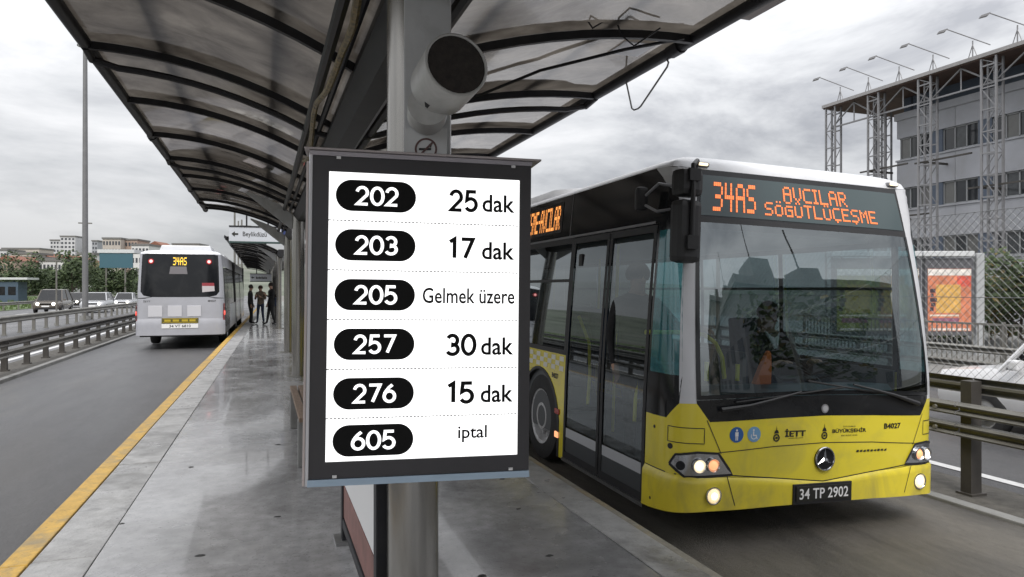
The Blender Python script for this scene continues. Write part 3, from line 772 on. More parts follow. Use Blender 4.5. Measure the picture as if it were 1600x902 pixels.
# ================================================================ GROUND, ROADS, PLATFORM
PZ = 0.34
EARTH = mat('earth', (0.10, 0.095, 0.08), 0.9, var=0.3, scale=0.8, dirt=(0.05, 0.06, 0.03), dscale=0.15, damt=0.6)
ASPH = mat('wet_asphalt', (0.075, 0.075, 0.08), 0.42, var=0.22, scale=35, bump=0.8, bscale=110, rvar=0.12, speck=0.8, dirt=(0.115, 0.11, 0.105), dscale=0.5, damt=0.7, stretch=(1, 0.22, 1))
ASPR = mat('busway_concrete', (0.125, 0.115, 0.10), 0.5, var=0.15, scale=20, bump=0.6, bscale=80, rvar=0.15, speck=.6, dirt=(0.03, 0.029, 0.028), dscale=0.9, damt=1.0, stretch=(1, 0.3, 1))
CONC = mat('wet_platform_concrete', (0.30, 0.30, 0.305), 0.19, var=0.22, scale=11, bump=0.06, bscale=45, rvar=0.14, dirt=(0.13, 0.13, 0.132), dscale=0.8, damt=0.95, coat=0.35, speck=0.45)
EDGE = mat('edging_concrete', (0.33, 0.33, 0.33), 0.40, speck=.4, var=0.2, scale=9, bump=0.2, bscale=50, rvar=0.15, dirt=(0.09, 0.088, 0.085), dscale=2.2, damt=0.8)
YKERB = mat('worn_yellow_kerb_paint', (0.50, 0.30, 0.04), 0.45, var=0.2, scale=14, bump=0.2, bscale=60, speck=.5, dirt=(0.20, 0.17, 0.11), dscale=4.0, damt=0.95)
RKERB = mat('faded_kerb_paint', (0.24, 0.225, 0.19), 0.6, var=0.2, scale=14, bump=0.15, bscale=60, dirt=(0.42, 0.27, 0.06), dscale=1.8, damt=0.55)
JERS = mat('weathered_concrete', (0.20, 0.20, 0.195), 0.7, var=0.2, scale=3, bump=0.2, bscale=30, dirt=(0.08, 0.08, 0.075), dscale=1.5, damt=0.7)
DIRTM = mat('gravelly_dirt', (0.075, 0.07, 0.062), 0.85, var=0.35, scale=9, bump=0.6, bscale=50)
LINEW = mat('white_road_paint', (0.55, 0.55, 0.55), 0.5, var=0.15, scale=12)
GRASS = mat('verge_grass', (0.065, 0.10, 0.03), 0.9, var=0.4, scale=1.2, bump=0.6, bscale=12)
def sheet(name, x0, x1, y0, y1, z0, z1, m, ny=1, bend=0.0):
    mb = MB(); vs = []; fs = []
    for j in range(ny + 1):
        y = lerp(y0, y1, j / ny)
        vs += [(x0, y, z0), (x1, y, z1)]
    for j in range(ny): fs.append((2 * j, 2 * j + 1, 2 * j + 3, 2 * j + 2))
    mb.add(vs, fs); return tag(mb.build(name, m), kind='structure')
sheet('ground', -3000, 3000, -300, 5000, -.16, -.16, EARTH)
LX = lambda y: -1.43 + 0.0172 * (y - 5)        # outer edge of the platform, drawing in slightly with distance
RX = 2.42
mb = MB(); mb.add([(-5.05, -30, 0), (LX(-30) + .02, -30, 0), (LX(70) + .02, 70, 0), (-5.05, 70, 0), (-5.05, 400, 0), (2, 400, 0), (2, 70, 0)], [(0, 1, 2, 3), (3, 2, 6, 5, 4)])
tag(mb.build('busway_road', ASPH), kind='structure')
rz = lambda x: -(x - 4.185) * 0.0341
mb = MB(); mb.add([(RX - .05, -30, rz(RX)), (6.05, -30, rz(6.05)), (6.05, 400, rz(6.05)), (RX - .05, 400, rz(RX))], [(0, 1, 2, 3)])
tag(mb.build('busway_lane', ASPR), kind='structure')
sheet('central_reservation', -6.1, -5.05, -30, 400, .03, .03, DIRTM)
mb = MB(); mb.b2((-5.16, -30, -.1), (-5.02, 400, .075)); tag(mb.build('kerb', JERS, bevel=.012), kind='structure')
sheet('highway', -10.1, -6.1, -60, 600, .0, .0, ASPH)
sheet('highway', -21, -10.1, -60, 600, .0, .0, ASPH)
sheet('road_marking', -6.55, -6.38, -30, 300, .005, .005, LINEW)
for xx in (-13.6, -17.2):
    mb = MB()
    for k in range(28): mb.add([(xx, -20 + 9 * k, .005), (xx + .15, -20 + 9 * k, .005), (xx + .15, -17 + 9 * k, .005), (xx, -17 + 9 * k, .005)], [(0, 1, 2, 3)])
    tag(mb.build('road_marking', LINEW), kind='structure')
sheet('verge', -60, -21, -60, 600, .02, 3.0 if False else .02, GRASS)
sheet('reservation', 6.05, 7.0, -30, 400, rz(6.05) + .004, -.075, DIRTM)
mb = MB(); mb.b2((6.02, -30, -.2), (6.16, 400, rz(6.05) + .03)); tag(mb.build('kerb', JERS, bevel=.01), kind='structure')
sheet('highway', 7.0, 13.2, -60, 600, -.095, -.10, ASPH)
sheet('road_marking', 7.30, 7.44, -40, 300, -.088, -.088, LINEW)
mb = MB(); mb.b2((13.2, -60, -.2), (13.4, 400, .06)); tag(mb.build('kerb', JERS, bevel=.01), kind='structure')
sheet('pavement', 13.4, 30, -80, 400, .05, .05, mat('pavement_concrete', (0.16, 0.16, 0.155), .55, var=.15, scale=4, dirt=(.08, .08, .075), dscale=1, damt=.6))

# raised platform with its edging pieces
mb = MB()
Y0, Y1P = -12.0, 95.0
xi = lambda y: LX(y) + .506
mb.add([(xi(Y0), Y0, PZ), (RX - .331, Y0, PZ), (RX - .331, Y1P, PZ), (xi(Y1P), Y1P, PZ), (LX(Y0) + .04, Y0, -.1), (RX - .02, Y0, -.1), (RX - .02, Y1P, -.1), (LX(Y1P) + .04, Y1P, -.1),
        (LX(Y0) + .04, Y0, PZ - .03), (RX - .02, Y0, PZ - .03), (RX - .02, Y1P, PZ - .03), (LX(Y1P) + .04, Y1P, PZ - .03), (xi(Y0), Y0, PZ - .03), (RX - .331, Y0, PZ - .03), (RX - .331, Y1P, PZ - .03), (xi(Y1P), Y1P, PZ - .03)],
       [(0, 1, 2, 3), (0, 3, 15, 12), (12, 15, 11, 8), (8, 11, 7, 4), (1, 13, 14, 2), (13, 9, 10, 14), (9, 5, 6, 10), (0, 12, 13, 1), (12, 8, 9, 13), (8, 4, 5, 9)])
platform = tag(mb.build('platform', CONC), kind='structure')
rnd = random.Random(3)
y = Y0; k = 0
while y < 60:
    ln = 2.4 if y < 30 else 6.0
    a, b = y + .006, y + ln - .006; dz = rnd.uniform(-.004, .004)
    mb = MB(); z0, z1 = -.05, PZ - .008 + dz
    q = [(LX(a), a), (LX(a) + .145, a), (LX(b) + .145, b), (LX(b), b)]
    mb.add([(x, yy, z0) for x, yy in q] + [(x, yy, z1) for x, yy in q], [(0, 1, 5, 4), (1, 2, 6, 5), (2, 3, 7, 6), (3, 0, 4, 7), (4, 5, 6, 7)])
    mb.build('painted_kerb_stone', YKERB, platform, bevel=.008)
    mb = MB(); z1 = PZ + .002 + rnd.uniform(-.002, .004)
    q = [(LX(a) + .165, a), (LX(a) + .50, a), (LX(b) + .50, b), (LX(b) + .165, b)]
    mb.add([(x, yy, PZ - .08) for x, yy in q] + [(x, yy, z1) for x, yy in q], [(0, 1, 5, 4), (1, 2, 6, 5), (2, 3, 7, 6), (3, 0, 4, 7), (4, 5, 6, 7)])
    mb.build('edging_slab', EDGE, platform, bevel=.006)
    mb = MB(); mb.b2((RX - .325, a, PZ - .08), (RX - .07, b, PZ + .002 + dz)); mb.build('edging_slab', EDGE, platform, bevel=.006)
    mb = MB(); mb.b2((RX - .065, a, -.05), (RX, b, PZ - .006)); mb.build('kerb_stone', RKERB, platform, bevel=.006)
    y += ln
LIT_ = mat('gum_black', (.025, .025, .025), .7)
for gx, gy, gr in ((-.35, 4.6, .02), (.1, 5.2, .016), (1.15, 3.75, .022), (1.62, 3.9, .018), (1.75, 4.8, .014), (1.0, 4.9, .015), (-.6, 6.9, .02), (.15, 7.6, .02), (-.9, 5.4, .014), (1.9, 5.6, .02), (-.2, 3.9, .013), (1.35, 3.3, .013)):
    mb = MB(); n_ = 9; a0 = rnd.uniform(0, 6)
    ring = [(gx + gr * rnd.uniform(.6, 1.2) * math.cos(a0 + 6.283 * i / n_) * 1.5, gy + gr * rnd.uniform(.6, 1.2) * math.sin(a0 + 6.283 * i / n_)) for i in range(n_)]
    mb.add([(x, y, PZ + .0005) for x, y in ring] + [(lerp(x, gx, .35), lerp(y, gy, .35), PZ + .004) for x, y in ring], [(i, (i + 1) % n_, n_ + (i + 1) % n_, n_ + i) for i in range(n_)] + [tuple(range(n_, 2 * n_))])
    mb.build('gum_stain', LIT_, platform)

# ================================================================ CANOPIES
STR = mat('dark_painted_steel', (0.014, 0.014, 0.017), 0.5, var=0.25, scale=9, spec=.3, dirt=(.03, .029, .027), dscale=3, damt=.5)
COLM = mat('column_steel', (0.33, 0.32, 0.30), 0.24, 0.8, var=0.12, scale=5, stretch=(1, 1, .2), dirt=(.14, .125, .10), dscale=2.5, damt=.7)
PLATE = mat('painted_grey_plate', (0.48, 0.49, 0.50), 0.4, var=0.06, scale=6, dirt=(.25, .25, .25), dscale=4, damt=.4)
def poly_sheet():
    m = bpy.data.materials.new('smoky_roof_sheet'); m.use_nodes = True; t = m.node_tree; t.nodes.clear()
    o = t.nodes.new('ShaderNodeOutputMaterial'); tl = t.nodes.new('ShaderNodeBsdfTranslucent'); df = t.nodes.new('ShaderNodeBsdfDiffuse')
    gl = t.nodes.new('ShaderNodeBsdfGlossy'); gl.inputs['Roughness'].default_value = .035
    tc = t.nodes.new('ShaderNodeTexCoord'); n = t.nodes.new('ShaderNodeTexNoise'); n.inputs['Scale'].default_value = 1.6; n.inputs['Detail'].default_value = 8; n.inputs['Roughness'].default_value = .65
    rp = t.nodes.new('ShaderNodeValToRGB')
    n.inputs['Distortion'].default_value = 0.5; mpp = t.nodes.new('ShaderNodeMapping'); mpp.inputs['Scale'].default_value = (1, 1.25, 1); rp.color_ramp.elements[0].position = .36; rp.color_ramp.elements[0].color = (.19, .175, .16, 1)
    rp.color_ramp.elements[1].position = .64; rp.color_ramp.elements[1].color = (.36, .34, .315, 1)
    t.links.new(tc.outputs['Object'], mpp.inputs['Vector']); t.links.new(mpp.outputs['Vector'], n.inputs['Vector']); t.links.new(n.outputs['Fac'], rp.inputs['Fac']); t.links.new(rp.outputs['Color'], tl.inputs['Color'])
    df.inputs['Color'].default_value = (.10, .095, .09, 1)
    m1 = t.nodes.new('ShaderNodeMixShader'); m1.inputs[0].default_value = .15
    t.links.new(tl.outputs[0], m1.inputs[1]); t.links.new(df.outputs[0], m1.inputs[2])
    fr = t.nodes.new('ShaderNodeFresnel'); fr.inputs['IOR'].default_value = 1.5; same_fresnel(t, fr)
    ma = t.nodes.new('ShaderNodeMath'); ma.operation = 'MULTIPLY_ADD'; ma.inputs[1].default_value = 0.9; ma.inputs[2].default_value = 0.03
    t.links.new(fr.outputs[0], ma.inputs[0])
    m2 = t.nodes.new('ShaderNodeMixShader'); t.links.new(ma.outputs[0], m2.inputs[0]); t.links.new(m1.outputs[0], m2.inputs[1]); t.links.new(gl.outputs[0], m2.inputs[2])
    t.links.new(m2.outputs[0], o.inputs['Surface']); return m
SHEET = poly_sheet()
XS, ZS, ZE = 0.68, 3.40, 3.90
XL, XR = -1.32, 3.15
def wing(u, sg, lift=0.0):
    """u 0 at the spine, 1 at the outer edge"""
    x = lerp(XS + (-.10 if sg < 0 else .10), XL if sg < 0 else XR, u)
    return (x, lerp(ZS, ZE, u) + .13 * 4 * u * (1 - u) + lift)
def canopy(y0, y1, first, label, cols, col_w, dbl0, name='platform_canopy', step=1.7, extra_edge=True):
    root = thing(name, label, 'canopy', (XS, first, PZ))
    off = Vector((-XS, -first, -PZ))
    def B(mb, nm, mt, parent=None, **k):
        mb.v = [tuple(Vector(q) + off) for q in mb.v]; return mb.build(nm, mt, parent or root, **k)
    ys = []; y = dbl0
    while y > y0: y -= step
    i = round((y - dbl0) / step)
    ribs = []
    while True:
        y = dbl0 + i * step
        if y > y1: break
        if y >= y0: ribs.append((y, i % 3 == 0))
        i += 1
    N_ = 10
    for sg in (-1, 1):
        for y, d in ribs:
            mb = MB()
            rr = []
            for j in range(N_ + 1):
                x, z = wing(j / N_, sg, -.035); h = .03; w = .022
                rr.append([(x, y - w, z - h), (x, y + w, z - h), (x, y + w, z + h), (x, y - w, z + h)])
            mb.loft(rr); B(mb, 'rib', STR)
            if d:
                mb = MB(); yy = y + .22
                pts = [wing(j / N_, sg, -.13 if 0 < j < N_ else -.08) for j in range(N_ + 1)]
                mb.tube([(x, yy, z) for x, z in pts], .028, 6)
                mb.cyl((pts[-1][0], y, pts[-1][1] + .03), (pts[-1][0], yy + .02, pts[-1][1]), .03); B(mb, 'tie_tube', STR, smooth=True)
        # sheets between ribs
        edges = [y0] + [y for y, d in ribs] + [y1]
        for a, b in zip(edges, edges[1:]):
            if b - a < .1: continue
            mb = MB(); rr = []
            for j in range(N_ + 1):
                x, z = wing(j / N_, sg, .0); rr.append([(x, a + .012, z), (x, b - .012, z), (x, b - .012, z + .012), (x, a + .012, z + .012)])
            mb.loft(rr); B(mb, 'roof_sheet', SHEET, smooth=True)
        x, z = wing(1, sg)
        mb = MB(); yy = y0
        segs = []
        while yy < y1 - .1:
            e = min(yy + 5.1, y1); mb = MB(); mb.cyl((x, yy + .01, z - .02), (x, e - .01, z - .02), .05, None, 10); mb.b2((x + sg * .02 - .012, yy + .01, z + .0), (x + sg * .02 + .012, e - .01, z + .055))
            mb.cyl((x, e - .16, z - .02), (x, e - .01, z - .02), .062, None, 10)
            B(mb, 'edge_beam', STR, smooth=True); yy = e
    # purlins lying on top of the sheets
    for sg, u in ((-1, .70), (-1, .25), (1, .68), (1, .22)):
        x, z = wing(u, sg, .05); mb = MB(); mb.b2((x - .045, y0 + .2, z), (x + .045, y1 - .2, z + .08)); B(mb, 'top_purlin', STR)
    # spine gutter and trays
    mb = MB(); mb.prism([(XS - .10, y0, ZS + .05), (XS - .15, y0, ZS - .14), (XS - .07, y0, ZS - .24), (XS + .07, y0, ZS - .24), (XS + .15, y0, ZS - .14), (XS + .10, y0, ZS + .05)], (0, y1 - y0, 0)); B(mb, 'spine_gutter', STR)
    for dx, r in ((-.30, .035), (.26, .04), (-.20, .025)):
        mb = MB(); mb.cyl((XS + dx, y0, ZS - .05 + abs(dx) * .1), (XS + dx, y1, ZS - .05 + abs(dx) * .1), r, None, 8); B(mb, 'purlin', STR, smooth=True)
    for x0, y in cols:
        mb = MB(); mb.cyl((x0, y, PZ + .02), (x0, y, ZS - .12), col_w / 2, None, 24); c = B(mb, 'column', COLM, smooth=True)
        mb = MB(); mb.cyl((x0, y, PZ), (x0, y, PZ + .025), col_w * .95, None, 20); B(mb, 'base_plate', COLM, c, smooth=True)
        mb = MB()
        for sg in ((-1, 1) if y > 12 else ()):
            # tapered bracket arm under each wing, pierced plate
            pts = [(x0 + sg * .08, y, ZS - .42), (x0 + sg * .08, y, ZS - .14)] + [(wing(u, sg, -.08)[0], y, wing(u, sg, -.08)[1]) for u in ((.15, .3, .45) if y > 12 else (.1, .2, .3))] + [(wing(.45 if y > 12 else .3, sg)[0], y, wing(.45 if y > 12 else .3, sg)[1] - .12)]
            mb.prism(pts, (0, .02, 0))
        if y > 12: B(mb, 'bracket_plate', PLATE if y > 12 else STR, c)
    return root, B
cap1, CB = canopy(-5.2, 18.9, 3.07, 'near butterfly roof of smoky curved sheets on steel columns over the platform', [(.624, 3.07), (.62, 8.25), (.62, 13.4), (.62, 18.5)], .225, 6.37)
cap2, _ = canopy(28.6, 70, 33, 'far butterfly roof beyond the gap, over the three waiting people', [(.62, 29.5), (.62, 34.6), (.62, 39.7), (.62, 44.8), (.62, 50), (.62, 55)], .2, 28.8, step=1.7)
# grey cladding plate of the near column and pipes under the roof
mb = MB(); mb.box((.660, 2.93, 2.62), (.195, .05, 1.42), Matrix.Rotation(-TH, 3, 'Z')); CB(mb, 'cladding_plate', PLATE, bevel=.006)
PIPES = mat('yellow_green_conduit', (.13, .125, .03), .5); PIPER = mat('red_conduit', (.35, .06, .05), .5); PIPEG = mat('grey_conduit', (.4, .41, .42), .45)
for x, z, mt, r, nm in ((1.02, 3.37, PIPES, .016, 'yellow_cable'), (1.13, 3.40, PIPER, .013, 'red_cable'), (1.24, 3.43, PIPEG, .05, 'grey_duct')):
    mb = MB(); mb.tube([(x + .015 * math.sin(yy * 3), yy, z + .012 * math.sin(yy * 2.3 + x)) for yy in [-3 + .5 * i for i in range(13)]], r, 6); CB(mb, nm, mt, smooth=True)
mb = MB(); mb.tube([(.40 + .03 * math.sin(yy * 2), yy, 3.26 + .03 * math.sin(yy * 5)) for yy in [2.6 + .3 * i for i in range(18)]], .02, 6); CB(mb, 'taped_cable', mat('mottled_gold_wrap', (.16, .12, .05), .5, var=.8, scale=25), smooth=True)
mb = MB(); p = [wing(u, 1, -.05) for u in (.95, .8, .6, .45, .3)]
mb.tube([(p[0][0], 4.62, p[0][1]), (p[1][0], 4.9, p[1][1] - .02), (p[2][0], 5.5, p[2][1]), (p[3][0], 6.0, p[3][1] - .03), (p[4][0], 6.3, p[4][1])], .014, 5); CB(mb, 'slack_cable', STR, smooth=True)
mb = MB(); mb.tube([(2.75, 4.5, 3.85), (2.6, 4.62, 3.74), (2.48, 4.6, 3.80), (2.40, 4.55, 3.92), (2.2, 4.5, 3.78), (2.1, 4.5, 3.90)], .007, 5); CB(mb, 'loose_wire', STR, smooth=True)
mb = MB(); mb.tube([(3.15, 5.76, 3.87), (3.15, 5.73, 3.80), (3.15, 5.64, 3.57), (3.15, 5.60, 3.545), (3.15, 5.53, 3.54), (3.15, 5.48, 3.55), (3.15, 5.05, 3.77), (3.15, 5.03, 3.80), (3.15, 5.08, 3.87)], .008, 6)
CB(mb, 'hanging_wire', mat('grey_wire', (.2, .2, .2), .5), smooth=True)
mb = MB(); mb.b2((3.20, 1.0, 3.89), (3.34, 4.25, 3.905)); CB(mb, 'edge_flashing', mat('brownish_flashing', (.16, .13, .12), .5, var=.2), None)
mb = MB(); x, z = wing(.86, 1, -.012); mb.box((x, 5.05, z), (.28, .30, .008), Matrix.Rotation(R(-1), 3, 'Y')); CB(mb, 'roof_patch', mat('pale_patch', (.6, .6, .62), .5))

# ================================================================ INFORMATION BOARD
def info_board():
    c_, s_ = math.cos(TH), math.sin(TH)
    right = Vector((c_, -s_, 0)); fwd = Vector((s_, c_, 0)); up = Vector((0, 0, 1))
    ctr = right * -.3434 + fwd * 2.75 + up * (-.1117 + CAM_H)
    a, b, g = .2224, .0153, .0127
    u = right * math.cos(a) + fwd * math.sin(a); n = -right * math.sin(a) + fwd * math.cos(a)
    u2 = up * math.cos(b) + n * math.sin(b)
    uu = u * math.cos(g) - u2 * math.sin(g); vv = u * math.sin(g) + u2 * math.cos(g); nb = uu.cross(vv) * -1
    M = Matrix((uu, nb, vv)).transposed().to_4x4()      # x across, y to the back, z up
    root = thing('information_board', 'bus arrival board with white screen listing six routes, mounted on the platform column', 'information board')
    root.matrix_world = Matrix.Translation(ctr) @ M
    FR = mat('board_frame', (0.040, 0.038, 0.042), 0.30, var=.12, scale=3, spec=.5)
    BLUA = mat('bluish_aluminium', (0.36, 0.46, 0.56), 0.35, 0.5, var=.1, scale=20, stretch=(.2, 1, 1))
    WARM = mat('warm_cap_metal', (0.42, 0.38, 0.38), 0.35, 0.4, var=.1, scale=10)
    W, H = .853, 1.224; w, h = W / 2, H / 2
    # screen size from the frame: margins left .058 top .062 right .05 bottom .06
    sx0, sx1, sz0, sz1 = -w + .060, w - .047, -h + .062, h - .058
    mb = MB(); mb.b2((-w, 0, -h), (sx0, .03, h)); mb.b2((sx1, 0, -h), (w, .03, h)); mb.b2((sx0, 0, sz1), (sx1, .03, h)); mb.b2((sx0, 0, -h), (sx1, .03, sz0))
    fr = MB(); 
    o = [(-w, -h), (w, -h), (w, h), (-w, h)]; i_ = [(sx0, sz0), (sx1, sz0), (sx1, sz1), (sx0, sz1)]
    vs = [(x, 0, z) for x, z in o] + [(x, 0, z) for x, z in i_] + [(x, .03, z) for x, z in o] + [(x, .006, z) for x, z in i_]
    fs = []
    for k in range(4):
        j = (k + 1) % 4; fs += [(k, j, 4 + j, 4 + k), (k, 8 + k, 8 + j, j), (4 + k, 4 + j, 12 + j, 12 + k)]
    fr.add(vs, fs); fr.build('frame', FR, root)
    mb = MB(); mb.b2((-w - .008, .032, -h - .03), (w - .004, .11, h + .012)); mb.build('housing', GRY, root, bevel=.004)
    mb = MB(); mb.b2((-w - .014, .006, -h - .028), (-w - .002, .05, h + .012)); mb.build('side_trim', ALU, root, bevel=.003)
    mb = MB(); mb.b2((-w - .0105, -.004, -h - .026), (-w - .0005, .004, h + .012)); mb.build('front_trim', mat('pale_trim', (.62, .62, .64), .35), root, bevel=.002)
    mb = MB(); mb.b2((-w - .024, .016, -h - .030), (-w - .015, .03, h - .03)); mb.build('front_trim', mat('pale_pink_trim', (.55, .48, .46), .4), root, bevel=.002)
    mb = MB(); mb.b2((-w - .026, .058, -h - .036), (-w - .010, .10, h - .012)); mb.build('side_trim', mat('pale_pink_trim', (.55, .48, .46), .4), root, bevel=.003)
    mb = MB(); mb.prism([(-w - .004, -.006, -h - .002), (-w - .004, -.012, -h - .026), (-w - .004, .03, -h - .036), (-w - .004, .06, -h - .036), (-w - .004, .06, -h - .002)], (W + .004, 0, 0)); mb.build('bottom_rail', BLUA, root)
    mb = MB(); mb.prism([(-w - .012, -.004, h + .001), (-w - .012, -.010, h + .016), (-w - .012, .05, h + .018), (-w - .012, .05, h + .001)], (W + .014, 0, 0)); mb.build('top_rail', mat('mauve_metal', (.36, .34, .37), .35, .4, var=.1), root)
    mb = MB(); mb.prism([(-w - .03, -.03, h + .018), (-w - .03, -.03, h + .025), (-w - .03, .13, h + .048), (-w - .03, .13, h + .018)], (W + .065, 0, 0)); mb.build('rain_cap', WARM, root, bevel=.002)
    mb = MB()
    for x in (-w + .095, w - .075):
        mb = MB(); mb.b2((x - .008, -.006, h - .010), (x + .008, .004, h + .0)); mb.build('clip', PRW, root)
        mb = MB(); mb.b2((x - .008, -.006, -h + .002), (x + .008, .004, -h + .012)); mb.build('clip', PRW, root)
    mb = MB(); mb.b2((-.12, .11, -.35), (.10, .16, -.25)); mb.b2((-.12, .11, .25), (.10, .16, .35)); mb.build('mounting_bracket', STL, root)
    SCR = mat('lit_screen', (.8, .8, .8), .35, emit=(1, 1, 1), estr=0.93, spec=.2)
    INK = mat('screen_black', (.004, .004, .004), .5, spec=.2); INKW = mat('screen_white', (.8, .8, .8), .5, emit=(1, 1, 1), estr=.85, spec=.2); DSH = mat('screen_grey', (.10, .10, .10), .6, spec=.1)
    mb = MB(); mb.b2((sx0 + .0005, .0045, sz0 + .0005), (sx1 - .0005, .02, sz1 - .0005)); scr = mb.build('screen', SCR, root)
    sw, sh = sx1 - sx0, sz1 - sz0
    X = lambda f: sx0 + f * sw
    Z = lambda f: sz1 - f * sh
    yf = .0035
    rows = [('202', '25', 'dak', .080, .0), ('203', '17', 'dak', .252, 0), ('205', None, 'Gelmek üzere', .425, 0), ('257', '30', 'dak', .597, 0), ('276', '15', 'dak', .768, 0), ('605', None, 'iptal', .930, 0)]
    hh = .0545 * sh; x0, x1 = X(.034), X(.443)
    def stamp(nm, glyphs, x, z, mt, yy):
        m = MB(); m.add([(x + a, yy, z + b) for a, b in glyphs[0]], glyphs[1]); return m.build(nm, mt, scr)
    for num, mins, word, fz, _q in rows:
        z = Z(fz)
        pts = []
        for i in range(17): a = R(90 + 180 * i / 16); pts.append((x0 + hh + hh * math.cos(a), z + hh * math.sin(a)))
        for i in range(17): a = R(-90 + 180 * i / 16); pts.append((x1 - hh + hh * math.cos(a), z + hh * math.sin(a)))
        m = MB(); m.add([(p, yf, q) for p, q in pts], [tuple(range(len(pts)))]); m.build('route_pill', INK, scr)
        stamp('route_number', digits(num, .226 * sw, .066 * sh, .15), X(.2385), z, INKW, yf - .0012)
        if mins:
            stamp('wait_minutes', digits(mins, (.165 if mins[0] != '1' else .145) * sw, 0.077 * sh, .175), X(.690), z - .004, INK, yf)
            stamp('wait_unit', fit_text(word, .178 * sw, .064 * sh, 0.018), X(.885), z - .010, INK, yf)
        else:
            g = fit_text(word, (.495 if num == '205' else .155) * sw, .056 * sh if num == '205' else .060 * sh, 0.014)
            stamp('wait_text', g, X(.730 if num == '205' else .755), z + (0 if num == '205' else .012), INK, yf)
    for fz in (.168, .340, .512, .683, .852):
        m = MB()
        for k in range(52):
            f0 = k / 52; m.add([(X(f0), yf, Z(fz) - .002), (X(f0 + .0125), yf, Z(fz) - .002), (X(f0 + .0125), yf, Z(fz) + .002), (X(f0), yf, Z(fz) + .002)], [(0, 1, 2, 3)])
        m.build('dashed_divider', DSH, scr, kind='stuff')
    return root
board = info_board()
# ---------------------------------------------------------------- loudspeaker and no-smoking sign on the column
c_, s_ = math.cos(TH), math.sin(TH)
def camw(r, d, z): return Vector((r * c_ + d * s_, -r * s_ + d * c_, z))
SPK = mat('pale_speaker_paint', (.42, .42, .41), .4, var=.08, scale=8, dirt=(.2, .2, .19), dscale=4, damt=.5)
GRL = mat('rusty_speaker_mesh', (.022, .017, .014), .7, var=.6, scale=40, bump=.4, bscale=220)
f0 = camw(-.206, 2.60, 2.765)
root = thing('loudspeaker', 'cylindrical grey loudspeaker with black mesh front hanging above the arrival board', 'loudspeaker', f0)
ax = (camw(.16, -.36, .06) - camw(0, 0, 0)).normalized()
m = MB(); m.cyl(-ax * .0, -ax * .20, .122, .118, 32); m.cyl(-ax * .20, -ax * .225, .118, .09, 32); m.build('shell', SPK, root, smooth=True)
m = MB(); m.cyl(ax * .001, ax * .006, .113, .108, 32); m.build('mesh_front', GRL, root, smooth=True)
m = MB(); a = ax.orthogonal().normalized(); bb = ax.cross(a)
m.tube([(a * math.cos(t) + bb * math.sin(t)) * .117 + ax * .004 for t in [2 * math.pi * i / 32 for i in range(32)]], .006, 6, closed=True); m.build('rim', SPK, root, smooth=True)
p1 = camw(-.325, 2.74, 2.655) - f0; ax2 = (camw(.05, -.3, .02)).normalized()
m = MB(); m.cyl(p1, p1 - ax2 * .14, .080, .080, 26); m.build('mount', SPK, root, smooth=True)
m = MB(); m.cyl(p1 + ax2 * .001, p1 + ax2 * .045, .02, .017, 12); m.cyl(p1 + ax2 * .02, -ax * .14 + Vector((0, 0, -.06)), .018, .018, 10); m.build('swivel', BLM, root, smooth=True)
p = camw(-.352, 2.885, 2.51)
rs_ = thing('no_smoking_sign', 'small round crossed-out cigarette sticker on the grey column plate above the board', 'sign', p, (0, 0, -TH))
m = MB(); m.b2((-.085, -.004, -.085), (.085, 0, .085)); m.build('backing', mat('clear_sticker', (.52, .53, .53), .3), rs_)
m = MB(); ring = [(math.cos(2 * math.pi * i / 28), math.sin(2 * math.pi * i / 28)) for i in range(28)]
m.add([(x * .046, -.006, z * .046) for x, z in ring] + [(x * .038, -.006, z * .038) for x, z in ring], [(i, (i + 1) % 28, 28 + (i + 1) % 28, 28 + i) for i in range(28)])
m.build('ring', mat('dark_red_print', (.10, .05, .045), .5), rs_)
m = MB(); m.box((0, -.0068, 0), (.008, .001, .08), Matrix.Rotation(R(45), 3, 'Y')); m.build('slash', mat('dark_red_print', (.1, .05, .045), .5), rs_)
m = MB(); m.box((-.004, -.006, 0), (.05, .001, .009)); m.box((.012, -.006, .014), (.004, .001, .014), Matrix.Rotation(R(20), 3, 'Y')); m.box((.02, -.006, .013), (.004, .001, .014), Matrix.Rotation(R(20), 3, 'Y')); m.build('cigarette', PRB, rs_)

# ---------------------------------------------------------------- low display stand beside the column, bench, signs
rt = thing('display_stand', 'low framed display stand with white sheet over a rusty red strip, behind the column foot', 'display stand', (.50, 3.85, PZ))
REDD = mat('faded_red_panel', (.22, .10, .085), .5, var=.3, scale=8)
m = MB(); m.b2((-.03, .66, 0), (.03, .74, 1.45)); m.build('leg', STR, rt, bevel=.006)
m = MB(); m.b2((-.03, -.74, 0), (.03, -.66, 1.45)); m.build('leg', STR, rt, bevel=.006)
m = MB(); m.b2((-.07, .62, 0), (.07, .80, .02)); m.build('foot_plate', STL, rt); m = MB(); m.b2((-.07, -.80, 0), (.07, -.62, .02)); m.build('foot_plate', STL, rt)
m = MB(); m.b2((-.028, -.655, .10), (.028, .655, .16)); m.build('bottom_rail', STR, rt, bevel=.006)
m = MB(); m.b2((-.02, -.655, .17), (.02, .655, .37)); m.build('red_strip', REDD, rt)
m = MB(); m.b2((-.018, -.655, .375), (.018, .655, 1.40)); m.build('white_sheet', PRW, rt)
WOOD = mat('weathered_wood', (.20, .14, .10), .6, var=.35, scale=6, stretch=(8, 1, 8), bump=.2, bscale=30)
bt = thing('bench', 'wooden slatted bench on concrete legs standing left of the arrival board', 'bench', (.52, 7.55, PZ))
for y in (-.92, .92):
    m = MB(); m.b2((-.22, y - .07, 0), (.22, y + .07, .42)); m.build('leg', JERS, bt, bevel=.012)
for x in (-.18, -.09, 0, .09, .18):
    m = MB(); m.b2((x - .036, -1.1, .422), (x + .036, 1.1, .462)); m.build('slat', WOOD, bt, bevel=.006)

